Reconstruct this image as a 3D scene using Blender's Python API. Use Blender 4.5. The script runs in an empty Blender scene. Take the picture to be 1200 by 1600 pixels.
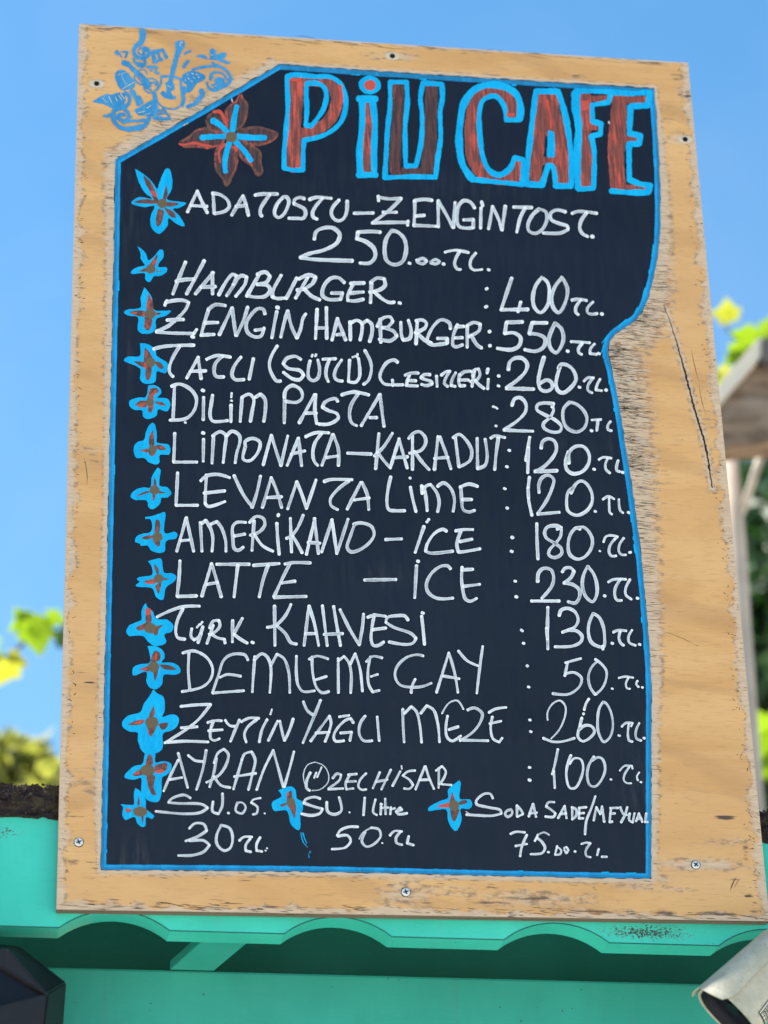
import bpy, bmesh, math, random
import numpy as np
from mathutils import Vector, Matrix
from mathutils.geometry import tessellate_polygon

# ------------------------------------------------------------------ camera, sky, sun, exposure
SC = bpy.context.scene
COL = SC.collection
R = math.radians
BOARD_Z = 2.76                       # height of the menu board's lower edge above the ground
BOARD_W, BOARD_H = 1.05, 1.5407
CAM = Vector((-0.10415, -3.68351, BOARD_Z - 1.15858))
YAW, PITCH, ROLL = R(9.17907), R(25.86747), R(-1.82366)
FPX = 4157.985                       # focal length in pixels of the 1200 x 1600 photograph
fwd = Vector((math.sin(YAW) * math.cos(PITCH), math.cos(YAW) * math.cos(PITCH), math.sin(PITCH)))
r0 = Vector((math.cos(YAW), -math.sin(YAW), 0))
u0 = r0.cross(fwd)
rgt = r0 * math.cos(ROLL) + u0 * math.sin(ROLL)
upv = -r0 * math.sin(ROLL) + u0 * math.cos(ROLL)
cam_data = bpy.data.cameras.new('camera')
cam = bpy.data.objects.new('camera', cam_data)
COL.objects.link(cam)
cam.matrix_world = Matrix(((rgt.x, upv.x, -fwd.x, CAM.x), (rgt.y, upv.y, -fwd.y, CAM.y),
                           (rgt.z, upv.z, -fwd.z, CAM.z), (0, 0, 0, 1)))
cam_data.sensor_fit = 'VERTICAL'
cam_data.sensor_height = 24
cam_data.lens = FPX / 1600 * 24
cam_data.clip_start = 0.05
cam_data.clip_end = 3000
cam_data.dof.use_dof = True
cam_data.dof.focus_distance = 4.08
cam_data.dof.aperture_fstop = 2.3
SC.camera = cam

SUN_EL, SUN_AZ = R(60), R(-80)       # high, behind the board and a little to the left
w = bpy.data.worlds.new('World'); SC.world = w; w.use_nodes = True
nt = w.node_tree; nt.nodes.clear()
sky = nt.nodes.new('ShaderNodeTexSky'); sky.sky_type = 'NISHITA'; sky.sun_disc = False
sky.sun_elevation = SUN_EL; sky.sun_rotation = SUN_AZ
sky.air_density = 1.0; sky.dust_density = 0.2; sky.ozone_density = 3.0
bg = nt.nodes.new('ShaderNodeBackground'); bg.inputs['Strength'].default_value = 0.09
wo = nt.nodes.new('ShaderNodeOutputWorld')
tint = nt.nodes.new('ShaderNodeMix'); tint.data_type = 'RGBA'; tint.blend_type = 'MULTIPLY'; tint.inputs[0].default_value = 1
tint.inputs[7].default_value = (0.54, 0.91, 0.97, 1)
nt.links.new(sky.outputs[0], tint.inputs[6])
tcw = nt.nodes.new('ShaderNodeTexCoord'); cn = nt.nodes.new('ShaderNodeTexNoise')       # thin high haze
cn.inputs['Scale'].default_value = 4.5; cn.inputs['Detail'].default_value = 6; cn.inputs['Roughness'].default_value = 0.55; cn.inputs['Distortion'].default_value = 0.6
cr = nt.nodes.new('ShaderNodeMapRange'); cr.inputs[1].default_value = 0.42; cr.inputs[2].default_value = 0.85; cr.inputs[4].default_value = 0.20
cm = nt.nodes.new('ShaderNodeMix'); cm.data_type = 'RGBA'; cm.inputs[7].default_value = (3.4, 3.7, 4.0, 1)
nt.links.new(tcw.outputs['Generated'], cn.inputs['Vector']); nt.links.new(cn.outputs['Fac'], cr.inputs[0])
nt.links.new(cr.outputs[0], cm.inputs[0]); nt.links.new(tint.outputs[2], cm.inputs[6]); nt.links.new(cm.outputs[2], bg.inputs[0]); nt.links.new(bg.outputs[0], wo.inputs[0])
sd = bpy.data.lights.new('sun', 'SUN'); sd.energy = 5.0; sd.angle = R(0.5); sd.color = (1, 0.95, 0.87)
sun = bpy.data.objects.new('sun', sd); COL.objects.link(sun)
sdir = Vector((math.sin(SUN_AZ) * math.cos(SUN_EL), math.cos(SUN_AZ) * math.cos(SUN_EL), math.sin(SUN_EL)))
sun.rotation_euler = (-sdir).to_track_quat('-Z', 'Y').to_euler()
sun.location = (0, 0, 12)
SC.view_settings.view_transform = 'Standard'; SC.view_settings.look = 'None'
SC.view_settings.exposure = 1.55; SC.view_settings.gamma = 1.0

# ------------------------------------------------------------------ helpers
rnd = random.Random(11)
def ray(px, py):
    return (fwd + rgt * ((px - 600) / FPX) + upv * ((800 - py) / FPX))
def at(px, py, y):
    d = ray(px, py); t = (y - CAM.y) / d.y
    return CAM + d * t
def link(o, parent=None):
    COL.objects.link(o)
    if parent is not None: o.parent = parent
    return o
def empty(name, loc, label, cat, group=None, rot=(0, 0, 0)):
    o = bpy.data.objects.new(name, None); o.location = loc; o.rotation_euler = rot
    o.empty_display_size = 0.1
    link(o); return tag(o, label, cat, group)
def tag(o, label, cat, group=None):
    o['label'] = label; o['category'] = cat
    if group: o['group'] = group
    return o
def mesh_obj(name, verts, faces, mats, parent=None, midx=None, smooth=False, attr=None):
    me = bpy.data.meshes.new(name)
    me.from_pydata([tuple(v) for v in verts], [], faces)
    for m in (mats if isinstance(mats, (list, tuple)) else [mats]): me.materials.append(m)
    if midx is not None: me.polygons.foreach_set('material_index', midx)
    if smooth: me.polygons.foreach_set('use_smooth', [True] * len(me.polygons))
    for k, vals in (attr or {}).items():
        a = me.attributes.new(k, 'FLOAT', 'POINT'); a.data.foreach_set('value', vals)
    me.update()
    return link(bpy.data.objects.new(name, me), parent)
def bm_obj(name, bm, mats, parent=None, smooth=False):
    me = bpy.data.meshes.new(name); bmesh.ops.recalc_face_normals(bm, faces=bm.faces)
    bm.to_mesh(me); bm.free()
    for m in (mats if isinstance(mats, (list, tuple)) else [mats]): me.materials.append(m)
    if smooth: me.polygons.foreach_set('use_smooth', [True] * len(me.polygons))
    return link(bpy.data.objects.new(name, me), parent)
def box(bm, x0, x1, y0, y1, z0, z1, bevel=0.0):
    ret = bmesh.ops.create_cube(bm, size=1)
    vs = ret['verts']
    for v in vs:
        v.co = Vector((x0 + (v.co.x + .5) * (x1 - x0), y0 + (v.co.y + .5) * (y1 - y0), z0 + (v.co.z + .5) * (z1 - z0)))
    if bevel:
        es = list({e for v in vs for e in v.link_edges})
        bmesh.ops.bevel(bm, geom=es, offset=bevel, segments=2, affect='EDGES', profile=0.6)
def prism(bm, pts, depth_vec, bevel=0.0):
    """closed solid: polygon pts (3-D, planar) extruded along depth_vec"""
    a = [bm.verts.new(p) for p in pts]; b = [bm.verts.new(Vector(p) + depth_vec) for p in pts]
    fs = [bm.faces.new(a), bm.faces.new(b[::-1])]
    n = len(pts)
    for i in range(n): fs.append(bm.faces.new((a[i], b[i], b[(i + 1) % n], a[(i + 1) % n])))
    bmesh.ops.recalc_face_normals(bm, faces=fs)
    if bevel:
        bmesh.ops.bevel(bm, geom=list({e for f in fs for e in f.edges}), offset=bevel, segments=2, affect='EDGES')
def tube(bm, pts, rads, seg=8):
    rings = []
    for i, p in enumerate(pts):
        p = Vector(p); d = (Vector(pts[min(i + 1, len(pts) - 1)]) - Vector(pts[max(i - 1, 0)])).normalized()
        a = d.orthogonal().normalized(); b = d.cross(a)
        rings.append([bm.verts.new(p + (a * math.cos(t) + b * math.sin(t)) * rads[i])
                      for t in [k * 2 * math.pi / seg for k in range(seg)]])
    for i in range(len(rings) - 1):
        for k in range(seg):
            bm.faces.new((rings[i][k], rings[i][(k + 1) % seg], rings[i + 1][(k + 1) % seg], rings[i + 1][k]))
    bm.faces.new(rings[0][::-1]); bm.faces.new(rings[-1])

# ------------------------------------------------------------------ materials
class NT:
    def __init__(s, name):
        s.m = bpy.data.materials.new(name); s.m.use_nodes = True; s.t = s.m.node_tree
        s.b = s.t.nodes['Principled BSDF']
    def n(s, kind, **kw):
        nd = s.t.nodes.new(kind)
        for k, v in kw.items():
            if k.startswith('i_'): nd.inputs[k[2:].replace('_', ' ')].default_value = v
            else: setattr(nd, k, v)
        return nd
    def l(s, a, b): s.t.links.new(a, b)
    def coords(s, scale=(1, 1, 1), loc=(0, 0, 0)):
        tc = s.n('ShaderNodeTexCoord'); mp = s.n('ShaderNodeMapping')
        mp.inputs['Scale'].default_value = scale; mp.inputs['Location'].default_value = loc
        s.l(tc.outputs['Object'], mp.inputs[0]); return mp.outputs[0]
    def noise(s, vec, scale, detail=4, rough=0.55, dist=0):
        nd = s.n('ShaderNodeTexNoise'); nd.inputs['Scale'].default_value = scale
        nd.inputs['Detail'].default_value = detail; nd.inputs['Roughness'].default_value = rough
        nd.inputs['Distortion'].default_value = dist
        s.l(vec, nd.inputs['Vector']); return nd.outputs['Fac']
    def ramp(s, fac, stops, interp='LINEAR'):
        r = s.n('ShaderNodeValToRGB'); r.color_ramp.interpolation = interp
        els = r.color_ramp.elements
        while len(els) < len(stops): els.new(0.5)
        for e, (p, c) in zip(els, stops):
            e.position = p; e.color = c if len(c) == 4 else (*c, 1)
        s.l(fac, r.inputs[0]); return r.outputs[0]
    def rng(s, fac, a, b, c=0.0, d=1.0, smooth=True):
        m = s.n('ShaderNodeMapRange', interpolation_type='SMOOTHSTEP' if smooth else 'LINEAR')
        m.inputs[1].default_value = a; m.inputs[2].default_value = b
        m.inputs[3].default_value = c; m.inputs[4].default_value = d
        s.l(fac, m.inputs[0]); return m.outputs[0]
    def math(s, op, a, b=None, clamp=False):
        m = s.n('ShaderNodeMath', operation=op, use_clamp=clamp)
        for i, v in enumerate((a, b)):
            if v is None: continue
            if isinstance(v, (int, float)): m.inputs[i].default_value = v
            else: s.l(v, m.inputs[i])
        return m.outputs[0]
    def mix(s, fac, a, b, blend='MIX'):
        m = s.n('ShaderNodeMix', data_type='RGBA', blend_type=blend)
        for sock, v in ((m.inputs[0], fac), (m.inputs[6], a), (m.inputs[7], b)):
            if isinstance(v, (int, float)): sock.default_value = v
            elif isinstance(v, tuple): sock.default_value = (*v[:3], 1)
            else: s.l(v, sock)
        return m.outputs[2]
    def attr(s, name):
        a = s.n('ShaderNodeAttribute'); a.attribute_name = name; return a.outputs['Fac']
    def bump(s, h, strength=0.3, dist=0.001):
        b = s.n('ShaderNodeBump'); b.inputs['Strength'].default_value = strength; b.inputs['Distance'].default_value = dist
        s.l(h, b.inputs['Height']); s.l(b.outputs[0], s.b.inputs['Normal'])
    def out(s, col, rough=0.6, spec=0.3, metal=0.0):
        for sock, v in ((s.b.inputs['Base Color'], col), (s.b.inputs['Roughness'], rough)):
            if isinstance(v, (int, float)): sock.default_value = v
            elif isinstance(v, tuple): sock.default_value = (*v[:3], 1)
            else: s.l(v, sock)
        s.b.inputs['Specular IOR Level'].default_value = spec
        s.b.inputs['Metallic'].default_value = metal
        return s.m

def mat_plywood():
    k = NT('weathered_plywood')
    g = k.coords((1, 1, 1))
    gs = k.coords((0.12, 1, 1))
    grain = k.noise(gs, 260, 5, 0.6, 0.3)
    fig = k.noise(k.coords((0.35, 1, 1)), 9, 3, 0.5, 1.2)          # broad rotary-cut figure
    bands = k.n('ShaderNodeTexWave', wave_type='BANDS', bands_direction='Z')
    bands.inputs['Scale'].default_value = 3.2; bands.inputs['Distortion'].default_value = 22
    bands.inputs['Detail'].default_value = 3; bands.inputs['Detail Scale'].default_value = 0.7
    k.l(k.coords((0.3, 1, 1)), bands.inputs[0])
    base = k.mix(k.rng(fig, 0.3, 0.7), (0.485, 0.258, 0.096), (0.58, 0.328, 0.133))
    base = k.mix(k.math('MULTIPLY', k.rng(bands.outputs['Fac'], 0.6, 1.0), 0.22), base, (0.62, 0.38, 0.185))
    base = k.mix(k.math('MULTIPLY', k.rng(grain, 0.50, 0.70), 0.42), base, (0.33, 0.18, 0.085))
    ln = k.n('ShaderNodeTexWave', wave_type='BANDS', bands_direction='DIAGONAL')
    ln.inputs['Scale'].default_value = 2.6; ln.inputs['Distortion'].default_value = 9; ln.inputs['Detail'].default_value = 2.5; ln.inputs['Detail Scale'].default_value = 1.1
    k.l(k.coords((0.35, 1, 1.1), (2, 0, 5)), ln.inputs[0])
    base = k.mix(k.math('MULTIPLY', k.rng(ln.outputs['Fac'], 0.10, 0.0), 0.32), base, (0.36, 0.19, 0.085))
    base = k.mix(k.math('MULTIPLY', k.rng(ln.outputs['Fac'], 0.1, 0.9), 0.18), base, (0.62, 0.37, 0.17))
    pores = k.rng(k.noise(k.coords((0.07, 1, 1)), 520, 3, 0.6), 0.60, 0.70)
    base = k.mix(k.math('MULTIPLY', pores, 0.35), base, (0.24, 0.13, 0.06))
    cloud = k.noise(k.coords((0.6, 1, 1), (7, 0, 3)), 3.2, 4, 0.6)
    base = k.mix(k.math('MULTIPLY', k.rng(cloud, 0.45, 0.7), 0.30), base, (0.53, 0.305, 0.145))
    # bleached grey veneer where the varnish has gone
    wear = k.attr('wear')
    jag = k.noise(k.coords((0.10, 1, 1)), 170, 5, 0.65)
    jag2 = k.noise(g, 55, 4, 0.6)
    v = k.math('ADD', wear, k.math('MULTIPLY', k.math('SUBTRACT', jag, 0.5), 0.9))
    v = k.math('ADD', v, k.math('MULTIPLY', k.math('SUBTRACT', jag2, 0.5), 0.5))
    m = k.rng(v, 0.26, 0.72)
    pale = k.mix(k.rng(grain, 0.35, 0.65), (0.52, 0.385, 0.275), (0.43, 0.315, 0.225))
    col = k.mix(k.math('MULTIPLY', m, 0.9), base, pale)
    # dirt settled along the rim of the bleached zones
    rim = k.math('MULTIPLY', k.rng(v, 0.26, 0.42), k.rng(v, 0.66, 0.48))
    spots = k.rng(k.noise(k.coords((0.45, 1, 1)), 120, 4, 0.7), 0.46, 0.62)
    col = k.mix(k.math('MULTIPLY', k.math('MULTIPLY', rim, spots), 0.62), col, (0.13, 0.085, 0.068))
    # grey raised fibres in heavy wear
    fib = k.rng(k.noise(k.coords((0.035, 1, 1)), 420, 3, 0.6), 0.56, 0.66)
    col = k.mix(k.math('MULTIPLY', k.math('MULTIPLY', fib, m), k.attr('crackz')), col, (0.20, 0.155, 0.12))
    # dark smears, knots and stains
    st = k.attr('stain')
    sm = k.noise(k.coords((0.16, 1, 1)), 130, 5, 0.65)
    sv = k.math('ADD', st, k.math('MULTIPLY', k.math('SUBTRACT', sm, 0.5), 1.3))
    col = k.mix(k.math('MULTIPLY', k.rng(sv, 0.44, 0.72), k.rng(st, 0.05, 0.3)), col, (0.085, 0.052, 0.042))
    k.bump(k.math('ADD', grain, k.math('MULTIPLY', m, -0.6)), 0.35, 0.0008)
    return k.out(col, 0.58, 0.25)
def mat_ply_edge():
    k = NT('plywood_edge')
    z = k.noise(k.coords((0.2, 60, 0.2)), 12, 3)
    return k.out(k.ramp(z, [(0.35, (0.07, 0.05, 0.04)), (0.6, (0.20, 0.15, 0.11))]), 0.8, 0.1)
def mat_flat(name, col, rough=0.6, spec=0.3, metal=0.0, var=0.12, scale=60):
    k = NT(name)
    n = k.noise(k.coords(), scale, 4)
    a = tuple(c * (1 - var) for c in col); b = tuple(c * (1 + var) for c in col)
    return k.out(k.mix(n, a, b), rough, spec, metal)
def mat_blackboard():
    k = NT('blackboard_paint')
    n = k.noise(k.coords((0.25, 1, 1)), 5, 5, 0.6)
    fine = k.noise(k.coords((1, 1, 0.15)), 90, 4, 0.6)
    c = k.mix(k.rng(n, 0.3, 0.75), (0.0034, 0.0050, 0.0118), (0.0062, 0.0088, 0.0190))
    smear = k.rng(k.noise(k.coords((0.3, 1, 1), (3, 0, 1)), 14, 5, 0.7), 0.66, 0.82)
    c = k.mix(k.math('MULTIPLY', smear, 0.22), c, (0.07, 0.08, 0.10))
    c = k.mix(k.math('MULTIPLY', k.attr('smudge'), k.rng(fine, 0.42, 0.7)), c, (0.085, 0.085, 0.085))
    k.bump(fine, 0.08, 0.0004)
    return k.out(c, k.rng(fine, 0.3, 0.7, 0.38, 0.50), 0.30)
def mat_white():
    k = NT('white_marker')
    cov = k.attr('cov')
    n = k.noise(k.coords(), 220, 3, 0.6)
    f = k.math('ADD', cov, k.math('MULTIPLY', k.math('SUBTRACT', n, 0.5), 0.35), True)
    dry = k.rng(k.noise(k.coords((1, 1, 1)), 900, 2, 0.5), 0.36, 0.5)
    c = k.ramp(f, [(0.0, (0.15, 0.165, 0.19)), (0.3, (0.35, 0.37, 0.41)), (0.65, (0.47, 0.49, 0.53)), (1.0, (0.68, 0.69, 0.72))])
    c = k.mix(k.math('MULTIPLY', k.math('SUBTRACT', 1.0, dry), k.rng(f, 0.5, 0.15)), c, (0.03, 0.035, 0.05))
    k.bump(cov, 0.3, 0.0006)
    return k.out(c, 0.5, 0.3)
def mat_blue(name, c0, c1):
    k = NT(name)
    n = k.noise(k.coords((1, 1, 0.3)), 40, 4, 0.6)
    f = k.noise(k.coords(), 300, 3, 0.6)
    c = k.mix(k.rng(n, 0.35, 0.7), c0, c1)
    c = k.mix(k.math('MULTIPLY', k.rng(f, 0.58, 0.74), 0.45), c, tuple(v * .45 for v in c0))
    s = k.noise(k.coords((1, 1, .25)), 170, 4, .6)
    c = k.mix(k.math('MULTIPLY', k.rng(s, 0.55, 0.72), 0.35), c, tuple(min(1, v * 1.35 + .02) for v in c1))
    c = k.mix(k.math('MULTIPLY', k.rng(s, 0.42, 0.30), 0.35), c, tuple(v * .6 for v in c0))
    k.bump(n, 0.3, 0.0006)
    return k.out(c, 0.55, 0.10)
def mat_brush(name, lo, mid, hi, sx=1.0, sz=0.06, red=0.5):
    k = NT(name)
    s1 = k.noise(k.coords((sx, 1, sz)), 330, 5, 0.65)
    s2 = k.noise(k.coords((1, 1, 0.5)), 22, 3, 0.6)
    c = k.mix(k.rng(s1, 0.36, 0.62), lo, mid)
    hot = k.math('MULTIPLY', k.rng(s1, 0.45, 0.6), k.rng(s2, 0.62 - 0.25 * red, 0.82 - 0.25 * red))
    c = k.mix(hot, c, hi)
    k.bump(s1, 0.35, 0.0006)
    return k.out(c, 0.45, 0.35)

M_PLY = mat_plywood(); M_EDGE = mat_ply_edge()
M_CRACK = mat_flat('wood_crack', (0.035, 0.026, 0.022), 0.9, 0.1)
M_HOLE = mat_flat('screw_hole', (0.012, 0.011, 0.012), 0.9, 0.1)
M_PALE = mat_flat('bare_wood', (0.50, 0.43, 0.34), 0.8, 0.1, var=0.25, scale=200)
M_BOARD = mat_blackboard(); M_WHITE = mat_white()
M_BLUE = mat_blue('cyan_paint', (0.003, 0.295, 0.58), (0.006, 0.355, 0.65))
M_BORDER = mat_blue('border_blue_paint', (0.012, 0.145, 0.30), (0.016, 0.20, 0.42))
M_BORDER2 = mat_blue('border_second_coat', (0.008, 0.21, 0.47), (0.012, 0.28, 0.60))
M_STENCIL = mat_blue('stencil_blue_paint', (0.03, 0.19, 0.40), (0.06, 0.26, 0.48))
M_RED = mat_brush('red_brown_paint', (0.105, 0.034, 0.026), (0.235, 0.056, 0.037), (0.52, 0.075, 0.042), red=0.9)
M_BROWN = mat_brush('dark_brown_paint', (0.028, 0.019, 0.020), (0.105, 0.040, 0.032), (0.30, 0.055, 0.036), red=0.4)
M_PETAL = mat_brush('petal_brown_paint', (0.07, 0.035, 0.026), (0.13, 0.055, 0.038), (0.42, 0.075, 0.05), 0.5, 0.3, 0.75)
M_HOT = mat_flat('red_paint', (0.46, 0.06, 0.035), 0.45, 0.35, var=0.3, scale=160)
M_OLIVE = mat_flat('olive_paint', (0.115, 0.082, 0.045), 0.5, 0.3, var=0.12, scale=120)
M_STEEL = mat_flat('zinc_screw', (0.55, 0.56, 0.57), 0.4, 0.5, 0.25, 0.15, 300)
# ------------------------------------------------------------------ writing on the board
# measured strokes: crop = (photo x0, photo y0, enlargement); one ';' per brush stroke
CROP = dict(A=(420, 80, 3.529), B=(700, 80, 3), C=(280, 280, 3.529), D=(600, 280, 3.333), E=(180, 250, 4.325),
            F=(240, 460, 4.2857), G=(480, 480, 4), H=(740, 480, 4), I=(240, 640, 4), J=(500, 640, 4),
            K=(760, 660, 4.615), L=(240, 860, 4.615), M=(480, 860, 4), N=(760, 860, 4.615), O=(240, 1080, 4.2857),
            P=(480, 1080, 3.75), Q=(780, 1080, 4.8), R=(160, 1220, 3.529), S=(420, 1200, 3.75), T=(660, 1200, 3.158),
            U=(270, 140, 7.059), V=(130, 40, 4.8), W=(180, 380, 6.667), X=(180, 600, 6.667), Y=(180, 800, 7.275),
            Z=(180, 1000, 5.333), a=(0, 0, 1), c=(730, 1225, 4.138), d=(140, 40, 10), e=(240, 50, 9.231), b=(900, 440, 4.286))
def parse(crop, s):
    x0, y0, k = CROP[crop]; out = []
    for st in s.split(';'):
        pts = [tuple(float(v) for v in p.split(',')) for p in st.split()]
        if pts: out.append([(x0 + x / k, y0 + y / k) for x, y in pts])
    return out

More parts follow.
